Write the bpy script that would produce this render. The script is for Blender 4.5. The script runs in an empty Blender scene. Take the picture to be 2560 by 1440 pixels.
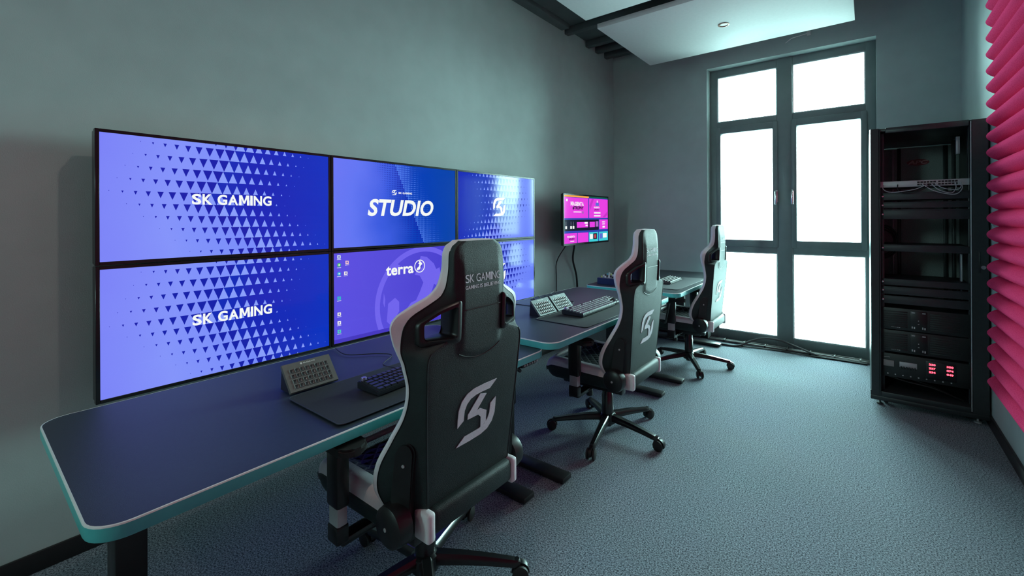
import bpy, bmesh, math, random
from mathutils import Vector, Matrix
random.seed(7)
SC = bpy.context.scene
COL = SC.collection
PI = math.pi
def rad(d): return d * PI / 180
def lin(c):
    return tuple(((x / 255) / 12.92 if x / 255 <= .04045 else ((x / 255 + .055) / 1.055) ** 2.4) for x in c)

# ---------------------------------------------------------------- camera
def make_camera():
    cd = bpy.data.cameras.new('camera'); co = bpy.data.objects.new('camera', cd); COL.objects.link(co)
    f, yaw, roll = 1094.9, rad(36.384), rad(-.269)
    cd.sensor_fit = 'HORIZONTAL'; cd.sensor_width = 36; cd.lens = f / 2560 * 36
    cd.shift_x = -(1359.9 - 1280) / 2560; cd.shift_y = -(720 - 545.0) / 2560
    cd.clip_start = .02; cd.clip_end = 200
    fw = Vector((-math.sin(yaw), math.cos(yaw), 0)); rt = Vector((math.cos(yaw), math.sin(yaw), 0)); up = rt.cross(fw)
    r2 = rt * math.cos(roll) + up * math.sin(roll); u2 = r2.cross(fw)
    m = Matrix((r2, u2, -fw)).transposed().to_4x4(); m.translation = Vector((2.58, -.332, 1.35))
    co.matrix_world = m
    SC.camera = co
make_camera()

# ---------------------------------------------------------------- light
SC.view_settings.view_transform = 'Standard'; SC.view_settings.look = 'None'
SC.view_settings.gamma = 1; SC.view_settings.exposure = 0; SC.view_settings.use_curve_mapping = False
SC.cycles.use_denoising = True
SC.cycles.max_bounces = 10; SC.cycles.diffuse_bounces = 6; SC.cycles.glossy_bounces = 4
SC.cycles.sample_clamp_indirect = 8
SKY = (27, 43, 42.5)
GROUND = (9, 15, 15)
w = bpy.data.worlds.new('sky'); SC.world = w; w.use_nodes = True
nt = w.node_tree; nt.nodes.clear()
o = nt.nodes.new('ShaderNodeOutputWorld'); b = nt.nodes.new('ShaderNodeBackground')
tc = nt.nodes.new('ShaderNodeTexCoord'); sx = nt.nodes.new('ShaderNodeSeparateXYZ'); cr = nt.nodes.new('ShaderNodeValToRGB')
nt.links.new(tc.outputs['Generated'], sx.inputs[0]); nt.links.new(sx.outputs['Z'], cr.inputs[0])
cr.color_ramp.elements[0].position = 0; cr.color_ramp.elements[0].color = tuple(g / 43 for g in GROUND) + (1,)
cr.color_ramp.elements[1].position = .06; cr.color_ramp.elements[1].color = tuple(g / 43 for g in SKY) + (1,)
b.inputs['Strength'].default_value = 43
nt.links.new(cr.outputs[0], b.inputs['Color']); nt.links.new(b.outputs[0], o.inputs[0])
def area(name, loc, size, power, color, rot=(0, 0, 0), portal=False):
    l = bpy.data.lights.new(name, 'AREA'); l.shape = 'RECTANGLE'; l.size, l.size_y = size; l.energy = power; l.color = color
    ob = bpy.data.objects.new(name, l); COL.objects.link(ob); ob.location = loc; ob.rotation_euler = rot
    if portal: l.cycles.is_portal = True
    return ob
area('window_portal', (1.905, 4.93, 1.55), (1.55, 3.0), 1, (1, 1, 1), (rad(90), 0, rad(180)), True).rotation_euler = (rad(-90), 0, 0)
area('fill_window_portal', (.6, -3.45, 2.22), (.8, 1.05), 1, (1, 1, 1), (rad(90), 0, 0), True)  # samples sky light through the added window behind the camera
def spot(name, loc, power, color, angle=120, blend=.6, r=.03):
    l = bpy.data.lights.new(name, 'SPOT'); l.energy = power; l.color = color; l.spot_size = rad(angle); l.spot_blend = blend; l.shadow_soft_size = r
    ob = bpy.data.objects.new(name, l); COL.objects.link(ob); ob.location = loc
    return ob
WARM = (1, .76, .66)
spot('downlight_beam', (1.57, .63, 3.03), 17, WARM, 112, .25)
spot('downlight_beam', (1.57, -1.6, 3.03), 14, WARM, 160, .5)

# ---------------------------------------------------------------- materials
MATS = {}
def mat(name, col, rough=.6, metal=0, noise=0, nscale=40, bump=0, bscale=200, coat=0, spec=.5, emit=None, estr=1):
    if name in MATS: return MATS[name]
    m = bpy.data.materials.new(name); m.use_nodes = True; n = m.node_tree; p = n.nodes['Principled BSDF']
    p.inputs['Roughness'].default_value = rough; p.inputs['Metallic'].default_value = metal
    p.inputs['Specular IOR Level'].default_value = spec
    p.inputs['Coat Weight'].default_value = coat
    p.inputs['Base Color'].default_value = tuple(col) + (1,)
    tcn = n.nodes.new('ShaderNodeTexCoord')
    if noise:
        t = n.nodes.new('ShaderNodeTexNoise'); t.inputs['Scale'].default_value = nscale; t.inputs['Detail'].default_value = 3
        n.links.new(tcn.outputs['Object'], t.inputs['Vector'])
        r = n.nodes.new('ShaderNodeValToRGB'); r.color_ramp.elements[0].position = .3; r.color_ramp.elements[1].position = .7
        r.color_ramp.elements[0].color = tuple(c * (1 - noise) for c in col) + (1,)
        r.color_ramp.elements[1].color = tuple(min(1, c * (1 + noise)) for c in col) + (1,)
        n.links.new(t.outputs['Fac'], r.inputs[0]); n.links.new(r.outputs[0], p.inputs['Base Color'])
    if bump:
        t = n.nodes.new('ShaderNodeTexNoise'); t.inputs['Scale'].default_value = bscale; t.inputs['Detail'].default_value = 2
        n.links.new(tcn.outputs['Object'], t.inputs['Vector'])
        bn = n.nodes.new('ShaderNodeBump'); bn.inputs['Strength'].default_value = bump; bn.inputs['Distance'].default_value = .004
        n.links.new(t.outputs['Fac'], bn.inputs['Height']); n.links.new(bn.outputs[0], p.inputs['Normal'])
    if emit:
        p.inputs['Emission Color'].default_value = tuple(emit) + (1,); p.inputs['Emission Strength'].default_value = estr
    MATS[name] = m; return m
def screen_mat(name, stops, axis='Y', span=(0, 1), estr=1.0):
    """lit display surface: colours run across the picture as in the shown image"""
    if name in MATS: return MATS[name]
    m = bpy.data.materials.new(name); m.use_nodes = True; n = m.node_tree; p = n.nodes['Principled BSDF']
    p.inputs['Base Color'].default_value = (.004, .004, .006, 1); p.inputs['Roughness'].default_value = .09; p.inputs['Specular IOR Level'].default_value = .28
    tcn = n.nodes.new('ShaderNodeTexCoord'); s = n.nodes.new('ShaderNodeSeparateXYZ'); n.links.new(tcn.outputs['Object'], s.inputs[0])
    mr = n.nodes.new('ShaderNodeMapRange'); mr.inputs['From Min'].default_value = span[0]; mr.inputs['From Max'].default_value = span[1]
    t = n.nodes.new('ShaderNodeTexNoise'); t.inputs['Scale'].default_value = 3; n.links.new(tcn.outputs['Object'], t.inputs['Vector'])
    ma = n.nodes.new('ShaderNodeMath'); ma.operation = 'MULTIPLY_ADD'; ma.inputs[1].default_value = .25; n.links.new(t.outputs['Fac'], ma.inputs[0])
    n.links.new(s.outputs[axis], mr.inputs['Value']); n.links.new(mr.outputs[0], ma.inputs[2])
    r = n.nodes.new('ShaderNodeValToRGB'); e = r.color_ramp.elements
    while len(e) < len(stops): e.new(.5)
    for i, (pos, c) in enumerate(stops): e[i].position = pos; e[i].color = lin(c) + (1,)
    n.links.new(ma.outputs[0], r.inputs[0]); n.links.new(r.outputs[0], p.inputs['Emission Color']); p.inputs['Emission Strength'].default_value = estr
    MATS[name] = m; return m
def flat(name, rgb, estr=1.0):
    return mat(name, (.004, .004, .006), .09, spec=.28, emit=lin(rgb), estr=estr)

wall_m = mat('wall_paint', (.48, .565, .555), .75, noise=.04, nscale=6, bump=.12, bscale=260)
ceil_m = mat('dark_ceiling_paint', (.10, .115, .12), .8, noise=.1, nscale=4)
panel_m = mat('white_panel', (.84, .82, .80), .7, noise=.02)
black_trim = mat('black_baseboard', (.012, .012, .013), .45, noise=.1)
frame_m = mat('window_frame_paint', (.20, .24, .245), .35, noise=.05, nscale=10)
chrome = mat('brushed_chrome', (.75, .75, .75), .22, 1, noise=.03)
leather = mat('black_leather', (.017, .028, .028), .50, spec=.4, bump=.35, bscale=420, noise=.15, nscale=20)
white_lea = mat('white_leather', (.86, .83, .86), .45, bump=.25, bscale=420, noise=.03)
blk_plastic = mat('black_plastic', (.012, .012, .013), .35, noise=.1)
blk_metal = mat('black_powder_metal', (.010, .010, .011), .28, .0, noise=.1, coat=.3)
thread = mat('silver_thread', (.78, .76, .84), .5, bump=.5, bscale=900, noise=.08, nscale=300)
desk_m = mat('dark_laminate', (.032, .044, .056), .42, bump=.1, bscale=700, noise=.06, nscale=60)
edge_m = mat('pale_edge_band', (.10, .56, .55), .32, noise=.04)
edge_hi = mat('white_edge_bevel', (.80, .84, .84), .3, noise=.02)
steel_blk = mat('black_steel', (.014, .014, .015), .38, noise=.1)
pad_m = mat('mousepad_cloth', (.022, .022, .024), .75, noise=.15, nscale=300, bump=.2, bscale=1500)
rubber = mat('black_rubber', (.014, .014, .014), .6, noise=.1)
tube_m = mat('display_bezel', (.010, .010, .012), .25, noise=.1)
rack_m = mat('rack_black_metal', (.026, .030, .032), .32, noise=.1)
rack_in = mat('rack_perforated_steel', (.42, .46, .45), .5, noise=.25, nscale=220)
grey_m = mat('light_grey_metal', (.50, .50, .52), .4, .3, noise=.05)

def carpet():
    m = bpy.data.materials.new('carpet'); m.use_nodes = True; n = m.node_tree; p = n.nodes['Principled BSDF']
    p.inputs['Roughness'].default_value = .95; p.inputs['Specular IOR Level'].default_value = .1
    t = n.nodes.new('ShaderNodeTexCoord')
    a = n.nodes.new('ShaderNodeTexNoise'); a.inputs['Scale'].default_value = 165; a.inputs['Detail'].default_value = 2; a.inputs['Roughness'].default_value = .7
    c = n.nodes.new('ShaderNodeTexNoise'); c.inputs['Scale'].default_value = 2.2; c.inputs['Detail'].default_value = 3
    n.links.new(t.outputs['Object'], a.inputs[0]); n.links.new(t.outputs['Object'], c.inputs[0])
    r = n.nodes.new('ShaderNodeValToRGB'); e = r.color_ramp.elements
    e[0].position = .36; e[0].color = (.035, .044, .058, 1); e[1].position = .64; e[1].color = (.345, .395, .455, 1)
    n.links.new(a.outputs['Fac'], r.inputs[0])
    mx = n.nodes.new('ShaderNodeMix'); mx.data_type = 'RGBA'; mx.blend_type = 'MULTIPLY'; mx.inputs[0].default_value = .12
    n.links.new(r.outputs[0], mx.inputs[6]); n.links.new(c.outputs['Color'], mx.inputs[7]); n.links.new(mx.outputs[2], p.inputs['Base Color'])
    bn = n.nodes.new('ShaderNodeBump'); bn.inputs['Strength'].default_value = .5; bn.inputs['Distance'].default_value = .003
    n.links.new(a.outputs['Fac'], bn.inputs['Height']); n.links.new(bn.outputs[0], p.inputs['Normal'])
    return m
carpet_m = carpet()
def foam():
    m = bpy.data.materials.new('pink_felt'); m.use_nodes = True; n = m.node_tree; p = n.nodes['Principled BSDF']
    p.inputs['Roughness'].default_value = .95; p.inputs['Specular IOR Level'].default_value = .0
    t = n.nodes.new('ShaderNodeTexCoord'); a = n.nodes.new('ShaderNodeTexNoise'); a.inputs['Scale'].default_value = 260; a.inputs['Detail'].default_value = 4
    n.links.new(t.outputs['Object'], a.inputs[0]); r = n.nodes.new('ShaderNodeValToRGB'); e = r.color_ramp.elements
    e[0].position = .3; e[0].color = (.72, .035, .13, 1); e[1].position = .75; e[1].color = (.92, .09, .24, 1)
    n.links.new(a.outputs['Fac'], r.inputs[0]); n.links.new(r.outputs[0], p.inputs['Base Color'])
    bn = n.nodes.new('ShaderNodeBump'); bn.inputs['Strength'].default_value = .5; bn.inputs['Distance'].default_value = .003
    n.links.new(a.outputs['Fac'], bn.inputs['Height']); n.links.new(bn.outputs[0], p.inputs['Normal'])
    return m
foam_m = foam()
def quilt():
    m = bpy.data.materials.new('quilted_leather'); m.use_nodes = True; n = m.node_tree; p = n.nodes['Principled BSDF']
    p.inputs['Roughness'].default_value = .42
    t = n.nodes.new('ShaderNodeTexCoord'); mp = n.nodes.new('ShaderNodeMapping'); mp.inputs['Rotation'].default_value = (0, 0, rad(45)); mp.inputs['Scale'].default_value = (26, 26, 26)
    n.links.new(t.outputs['Object'], mp.inputs[0]); s = n.nodes.new('ShaderNodeSeparateXYZ'); n.links.new(mp.outputs[0], s.inputs[0])
    outs = []
    for ax in 'XY':
        f = n.nodes.new('ShaderNodeMath'); f.operation = 'PINGPONG'; f.inputs[1].default_value = .5; n.links.new(s.outputs[ax], f.inputs[0]); outs.append(f)
    mn = n.nodes.new('ShaderNodeMath'); mn.operation = 'MINIMUM'; n.links.new(outs[0].outputs[0], mn.inputs[0]); n.links.new(outs[1].outputs[0], mn.inputs[1])
    r = n.nodes.new('ShaderNodeValToRGB'); e = r.color_ramp.elements; e[0].position = .05; e[0].color = (.22, .23, .24, 1); e[1].position = .09; e[1].color = (.018, .019, .02, 1)
    n.links.new(mn.outputs[0], r.inputs[0]); n.links.new(r.outputs[0], p.inputs['Base Color'])
    bn = n.nodes.new('ShaderNodeBump'); bn.inputs['Strength'].default_value = 1; bn.inputs['Distance'].default_value = .01
    n.links.new(mn.outputs[0], bn.inputs['Height']); n.links.new(bn.outputs[0], p.inputs['Normal'])
    return m
quilt_m = quilt()
def glass():
    m = bpy.data.materials.new('window_glass'); m.use_nodes = True; n = m.node_tree; n.nodes.clear()
    o = n.nodes.new('ShaderNodeOutputMaterial'); tr = n.nodes.new('ShaderNodeBsdfTransparent'); g = n.nodes.new('ShaderNodeBsdfGlossy'); mx = n.nodes.new('ShaderNodeMixShader')
    g.inputs['Roughness'].default_value = .02; tr.inputs[0].default_value = (.95, .98, .97, 1)
    fr = n.nodes.new('ShaderNodeFresnel'); fr.inputs[0].default_value = 1.45
    n.links.new(fr.outputs[0], mx.inputs[0]); n.links.new(tr.outputs[0], mx.inputs[1]); n.links.new(g.outputs[0], mx.inputs[2]); n.links.new(mx.outputs[0], o.inputs[0])
    return m
glass_m = glass()

# ---------------------------------------------------------------- mesh builder
class MB:
    def __init__(s): s.bm = bmesh.new(); s.mats = []
    def mi(s, m):
        if m not in s.mats: s.mats.append(m)
        return s.mats.index(m)
    def box(s, x0, x1, y0, y1, z0, z1, m, bev=0, seg=2, rot=None, piv=None):
        vs = [s.bm.verts.new((x, y, z)) for x in (x0, x1) for y in (y0, y1) for z in (z0, z1)]
        fs = [s.bm.faces.new([vs[i] for i in q]) for q in ((0, 1, 3, 2), (4, 6, 7, 5), (0, 4, 5, 1), (2, 3, 7, 6), (0, 2, 6, 4), (1, 5, 7, 3))]
        k = s.mi(m)
        for f in fs: f.material_index = k
        allv = set(vs)
        if bev:
            es = {e for f in fs for e in f.edges}
            r = bmesh.ops.bevel(s.bm, geom=list(es), offset=bev, segments=seg, affect='EDGES', profile=.5, clamp_overlap=True)
            for f in r['faces']: f.material_index = k; f.smooth = True
            allv = {v for f in fs if f.is_valid for v in f.verts} | {v for v in r['verts']}
        if rot is not None:
            bmesh.ops.rotate(s.bm, verts=list(allv), cent=piv or ((x0 + x1) / 2, (y0 + y1) / 2, (z0 + z1) / 2), matrix=rot)
        return s
    def poly(s, pts, m, smooth=False):
        f = s.bm.faces.new([s.bm.verts.new(p) for p in pts]); f.material_index = s.mi(m); f.smooth = smooth; return f
    def prism(s, pts, vec, m, smooth=False, cap=True):
        """pts: 3D outline; extruded by vec"""
        a = [s.bm.verts.new(p) for p in pts]; b = [s.bm.verts.new(Vector(p) + Vector(vec)) for p in pts]; k = s.mi(m); n = len(a)
        for i in range(n):
            f = s.bm.faces.new((a[i], a[(i + 1) % n], b[(i + 1) % n], b[i])); f.material_index = k; f.smooth = smooth
        if cap:
            for q in (list(reversed(a)), b):
                f = s.bm.faces.new(q); f.material_index = k
        return s
    def tube(s, pts, r, m, n=10, closed=False):
        pts = [Vector(p) for p in pts]; k = s.mi(m); rings = []
        N = len(pts); rr = r if isinstance(r, (list, tuple)) else [r] * N
        nx = None
        for i, p in enumerate(pts):
            t = (pts[(i + 1) % N] - pts[i - 1]) if closed else (pts[min(i + 1, N - 1)] - pts[max(i - 1, 0)])
            t.normalize()
            if nx is None: nx = t.orthogonal().normalized()
            nx = (nx - t * nx.dot(t)).normalized(); ny = t.cross(nx)
            rings.append([s.bm.verts.new(p + (nx * math.cos(2 * PI * j / n) + ny * math.sin(2 * PI * j / n)) * rr[i]) for j in range(n)])
        for i in range(N if closed else N - 1):
            A, B = rings[i], rings[(i + 1) % N]
            for j in range(n):
                f = s.bm.faces.new((A[j], A[(j + 1) % n], B[(j + 1) % n], B[j])); f.material_index = k; f.smooth = True
        if not closed:
            for q in (list(reversed(rings[0])), rings[-1]):
                f = s.bm.faces.new(q); f.material_index = k
        return s
    def lathe(s, prof, m, n=28, c=(0, 0, 0), axis='Z'):
        k = s.mi(m); rings = []
        for (r, h) in prof:
            ring = []
            for j in range(n):
                a = 2 * PI * j / n; x, y = r * math.cos(a), r * math.sin(a)
                p = {'Z': (x, y, h), 'Y': (x, h, y), 'X': (h, x, y)}[axis]
                ring.append(s.bm.verts.new((c[0] + p[0], c[1] + p[1], c[2] + p[2])))
            rings.append(ring)
        for A, B in zip(rings, rings[1:]):
            for j in range(n):
                f = s.bm.faces.new((A[j], A[(j + 1) % n], B[(j + 1) % n], B[j])); f.material_index = k; f.smooth = True
        for q in (rings[0], rings[-1]):
            try: f = s.bm.faces.new(q); f.material_index = k
            except ValueError: pass
        return s
    def grid(s, rows, m, flip=False, closed=False):
        """rows: list of lists of points (None skips)"""
        k = s.mi(m) if not callable(m) else None
        V = [[s.bm.verts.new(p) for p in r] for r in rows]
        for i in range(len(V) - 1):
            n = len(V[i])
            for j in range(n if closed else n - 1):
                q = (V[i][j], V[i][(j + 1) % n], V[i + 1][(j + 1) % n], V[i + 1][j])
                f = s.bm.faces.new(q[::-1] if flip else q); f.material_index = k; f.smooth = True
        return s
    def build(s, name, parent=None, loc=(0, 0, 0), rotz=0, recalc=True, sharp=40, **props):
        if recalc: bmesh.ops.recalc_face_normals(s.bm, faces=s.bm.faces)
        me = bpy.data.meshes.new(name); s.bm.to_mesh(me); s.bm.free()
        for m in s.mats: me.materials.append(m)
        if sharp: 
            try: me.set_sharp_from_angle(angle=rad(sharp))
            except Exception: pass
        ob = bpy.data.objects.new(name, me); COL.objects.link(ob); ob.location = loc; ob.rotation_euler = (0, 0, rotz)
        if parent: ob.parent = parent
        for a, v in props.items(): ob[a] = v
        return ob
def empty(name, loc, label, cat, group=None, rotz=0):
    ob = bpy.data.objects.new(name, None); COL.objects.link(ob); ob.location = loc; ob.rotation_euler = (0, 0, rotz); ob.empty_display_size = .1
    ob['label'] = label; ob['category'] = cat
    if group: ob['group'] = group
    return ob
def tag(ob, label, cat, group=None):
    ob['label'] = label; ob['category'] = cat
    if group: ob['group'] = group
    return ob
def struct(ob): ob['kind'] = 'structure'; return ob
def dup_tree(ob, parent=None):
    c = ob.copy(); COL.objects.link(c)
    if parent: c.parent = parent
    for ch in list(ob.children): dup_tree(ch, c)
    return c
def text2d(txt, y0, y1, z0, z1, shear=0, bold=.02, spacing=1.0):
    """flat outline text as triangles, fitted in a box; returns list of 2D triangles"""
    if txt == 'M':
        a = .20 + bold
        sh = lambda q: [(y0 + p[0] * (y1 - y0) + shear * p[1] * (z1 - z0), z0 + p[1] * (z1 - z0)) for p in q]
        return [sh(q) for q in ([(0, 0), (a, 0), (a, 1), (0, 1)], [(1 - a, 0), (1, 0), (1, 1), (1 - a, 1)], [(a * .4, 1), (a * 1.3, 1), (.5 + a * .35, .18), (.5 - a * .35, .18)], [(1 - a * 1.3, 1), (1 - a * .4, 1), (.5 + a * .35, .18), (.5 - a * .35, .18)])]
    if 'M' in txt: return wordmark(y0, y1, z0, z1, bold, txt)
    cu = bpy.data.curves.new('t', 'FONT'); cu.body = txt; cu.offset = bold; cu.space_character = spacing; cu.resolution_u = 4
    cu.fill_mode = 'FRONT'
    ob = bpy.data.objects.new('t', cu); COL.objects.link(ob)
    bpy.context.view_layer.update(); dg = bpy.context.evaluated_depsgraph_get()
    me = bpy.data.meshes.new_from_object(ob.evaluated_get(dg))
    me.calc_loop_triangles()
    vs = [(v.co.x + shear * v.co.y, v.co.y) for v in me.vertices]
    tr = [[vs[i] for i in t.vertices] for t in me.loop_triangles]
    xs = [p[0] for p in vs]; ys = [p[1] for p in vs]; ax, bx_, ay, by = min(xs), max(xs), min(ys), max(ys)
    bpy.data.objects.remove(ob); bpy.data.curves.remove(cu); bpy.data.meshes.remove(me)
    return [[(y0 + (p[0] - ax) / (bx_ - ax) * (y1 - y0), z0 + (p[1] - ay) / (by - ay) * (z1 - z0)) for p in t] for t in tr]
def arc(cx, cy, r, a0, a1, n=10, ry=None):
    return [(cx + r * math.cos(rad(a0 + (a1 - a0) * i / n)), cy + (ry or r) * math.sin(rad(a0 + (a1 - a0) * i / n))) for i in range(n + 1)]
def logo_quads():
    """two hooked strokes and a bent middle stroke, as quad strips in a -1..1 box"""
    out = []
    o_ = [(1.0, 1.08), (.3, 1.08), (-.25, 1.05), (-.6, .95), (-.85, .72), (-.98, .4), (-1.0, .05), (-1.0, -.30)]
    i_ = [(.62, .78), (.2, .78), (-.12, .76), (-.4, .68), (-.58, .52), (-.68, .3), (-.70, .05), (-.70, -.10)]
    for sgn in (1, -1):
        for k in range(len(o_) - 1):
            out.append([(sgn * x, sgn * y) for x, y in (o_[k], o_[k + 1], i_[k + 1], i_[k])])
    a_ = [(.42, .72), (-.48, .06), (-.48, -.14)]
    a2 = [(.12, .72)]
    out.append([(.10, .72), (-.50, .06), (-.05, .06), (.45, .62)])
    out.append([(-.50, .06), (-.50, -.14), (-.05, .06)])
    out.append([(-.50, -.14), (.05, -.14), (.14, .10), (-.05, .06)])
    out.append([(.05, -.14), (.20, -.30), (.50, -.12), (.14, .10)])
    out.append([(.20, -.30), (.22, -.78), (.50, -.60), (.50, -.12)])
    return out
LOGO = logo_quads()
def wordmark(y0, y1, z0, z1, bold=.03, t='SK GAMING'):
    W = {'S': 1.0, 'K': 1.08, ' ': .32, 'G': 1.12, 'A': 1.15, 'M': 1.25, 'I': .30, 'N': 1.08}; gap = .13
    tot = sum(W.get(c, 1.0) for c in t) + gap * (len(t) - 1); u = (y1 - y0) / tot; x = y0; out = []
    for c in t:
        if c != ' ': out += text2d(c, x, x + W.get(c, 1.0) * u, z0, z1, 0, bold)
        x += (W.get(c, 1.0) + gap) * u
    return out
def clip(poly, y0, y1, z0, z1):
    def side(P, ins, inter):
        R = []
        for i in range(len(P)):
            a, b_ = P[i - 1], P[i]
            if ins(b_):
                if not ins(a): R.append(inter(a, b_))
                R.append(b_)
            elif ins(a): R.append(inter(a, b_))
        return R
    def ix(v, d): return lambda a, b_: tuple(a[k] + (b_[k] - a[k]) * (v - a[d]) / (b_[d] - a[d]) for k in (0, 1))
    for ins, inter in ((lambda p: p[0] >= y0, ix(y0, 0)), (lambda p: p[0] <= y1, ix(y1, 0)), (lambda p: p[1] >= z0, ix(z0, 1)), (lambda p: p[1] <= z1, ix(z1, 1))):
        poly = side(poly, ins, inter)
        if len(poly) < 3: return None
    return poly
def cable(name, pts, r, m, label, n=8, sub=6, parent=None, **kw):
    P = [Vector(p) for p in pts]; out = []
    for i in range(len(P) - 1):
        a, b_, c, d = P[max(i - 1, 0)], P[i], P[i + 1], P[min(i + 2, len(P) - 1)]
        for k in range(sub):
            t = k / sub
            out.append(.5 * ((2 * b_) + (c - a) * t + (2 * a - 5 * b_ + 4 * c - d) * t * t + (3 * b_ - a - 3 * c + d) * t ** 3))
    out.append(P[-1])
    mb = MB(); mb.tube(out, r, m, n); ob = mb.build(name, parent)
    if not parent: tag(ob, label, 'cable', kw.get('group'))
    return ob
def interp(tab, h):
    """Catmull-Rom through a table of (h, a, b, ...)"""
    n = len(tab)
    if h <= tab[0][0]: return tab[0][1:]
    if h >= tab[-1][0]: return tab[-1][1:]
    for i in range(n - 1):
        if tab[i][0] <= h <= tab[i + 1][0]: break
    t = (h - tab[i][0]) / (tab[i + 1][0] - tab[i][0])
    a, b_, c, d = tab[max(i - 1, 0)], tab[i], tab[i + 1], tab[min(i + 2, n - 1)]
    return tuple(.5 * (2 * b_[k] + (c[k] - a[k]) * t + (2 * a[k] - 5 * b_[k] + 4 * c[k] - d[k]) * t * t + (3 * b_[k] - a[k] - 3 * c[k] + d[k]) * t ** 3) for k in range(1, len(a)))
def catmull(P, sub, closed=False):
    out = []; N = len(P)
    for i in range(N if closed else N - 1):
        g = (lambda j: P[j % N]) if closed else (lambda j: P[max(0, min(N - 1, j))])
        a, b_, c, d = g(i - 1), g(i), g(i + 1), g(i + 2)
        for k in range(sub):
            t = k / sub
            out.append(tuple(.5 * (2 * b_[q] + (c[q] - a[q]) * t + (2 * a[q] - 5 * b_[q] + 4 * c[q] - d[q]) * t * t + (3 * b_[q] - a[q] - 3 * c[q] + d[q]) * t ** 3) for q in range(len(a))))
    if not closed: out.append(tuple(P[-1]))
    return out

# ---------------------------------------------------------------- room shell
XR, YB, YW, HC = 3.22, -3.2, 4.669, 3.37
WX0, WX1, WZ1 = 1.154, 2.655, 2.995
m = MB(); m.box(-.2, XR + .2, YB - .2, YW + .35, -.12, 0, carpet_m); struct(m.build('floor'))
m = MB(); m.box(-.2, 0, YB - .2, YW + .35, 0, HC + .1, wall_m); struct(m.build('wall_left'))
m = MB(); m.box(XR, XR + .2, YB - .2, YW + .35, 0, HC + .1, wall_m); struct(m.build('wall_right'))
BWX0, BWX1, BWZ0, BWZ1 = .25, .85, 1.85, 2.7  # opening in the back wall for the added fill window
m = MB(); m.box(0, BWX0, YB - .2, YB, 0, HC + .1, wall_m); m.box(BWX1, XR, YB - .2, YB, 0, HC + .1, wall_m)
m.box(BWX0, BWX1, YB - .2, YB, 0, BWZ0, wall_m); m.box(BWX0, BWX1, YB - .2, YB, BWZ1, HC + .1, wall_m); struct(m.build('wall_back'))
m = MB()
m.box(0, WX0, YW, YW + .35, 0, HC + .1, wall_m); m.box(WX1, XR, YW, YW + .35, 0, HC + .1, wall_m); m.box(WX0, WX1, YW, YW + .35, WZ1, HC + .1, wall_m)
struct(m.build('wall_front'))
m = MB(); m.box(-.2, XR + .2, YB - .2, YW + .35, HC, HC + .12, ceil_m)
for i, y in enumerate((3.55, 3.98, 4.2, 4.42)): m.box(0, XR, y, y + .07, HC - .07, HC, ceil_m, .008)
m.box(0, .10, YB, 3.5, HC - .05, HC, ceil_m, .008)
struct(m.build('ceiling'))
m = MB(); m.box(0, .014, YB, YW, 0, .075, black_trim, .003); struct(m.build('baseboard_left'))
m = MB(); m.box(XR - .014, XR, YB, YW, 0, .075, black_trim, .003); struct(m.build('baseboard_right'))
m = MB(); m.box(.014, WX0, YW - .014, YW, 0, .075, black_trim, .003); m.box(WX1, XR - .014, YW - .014, YW, 0, .075, black_trim, .003); struct(m.build('baseboard_front'))
cable('ceiling_conduit', [(.42, YB, 3.30), (.42, 0, 3.30), (.42, 2.6, 3.30), (.42, 2.95, 3.30), (.42, 3.0, 3.32), (.42, 3.02, 3.37)], .02, ceil_m, 'dark conduit pipe running under the ceiling beside the white ceiling panels')

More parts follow.
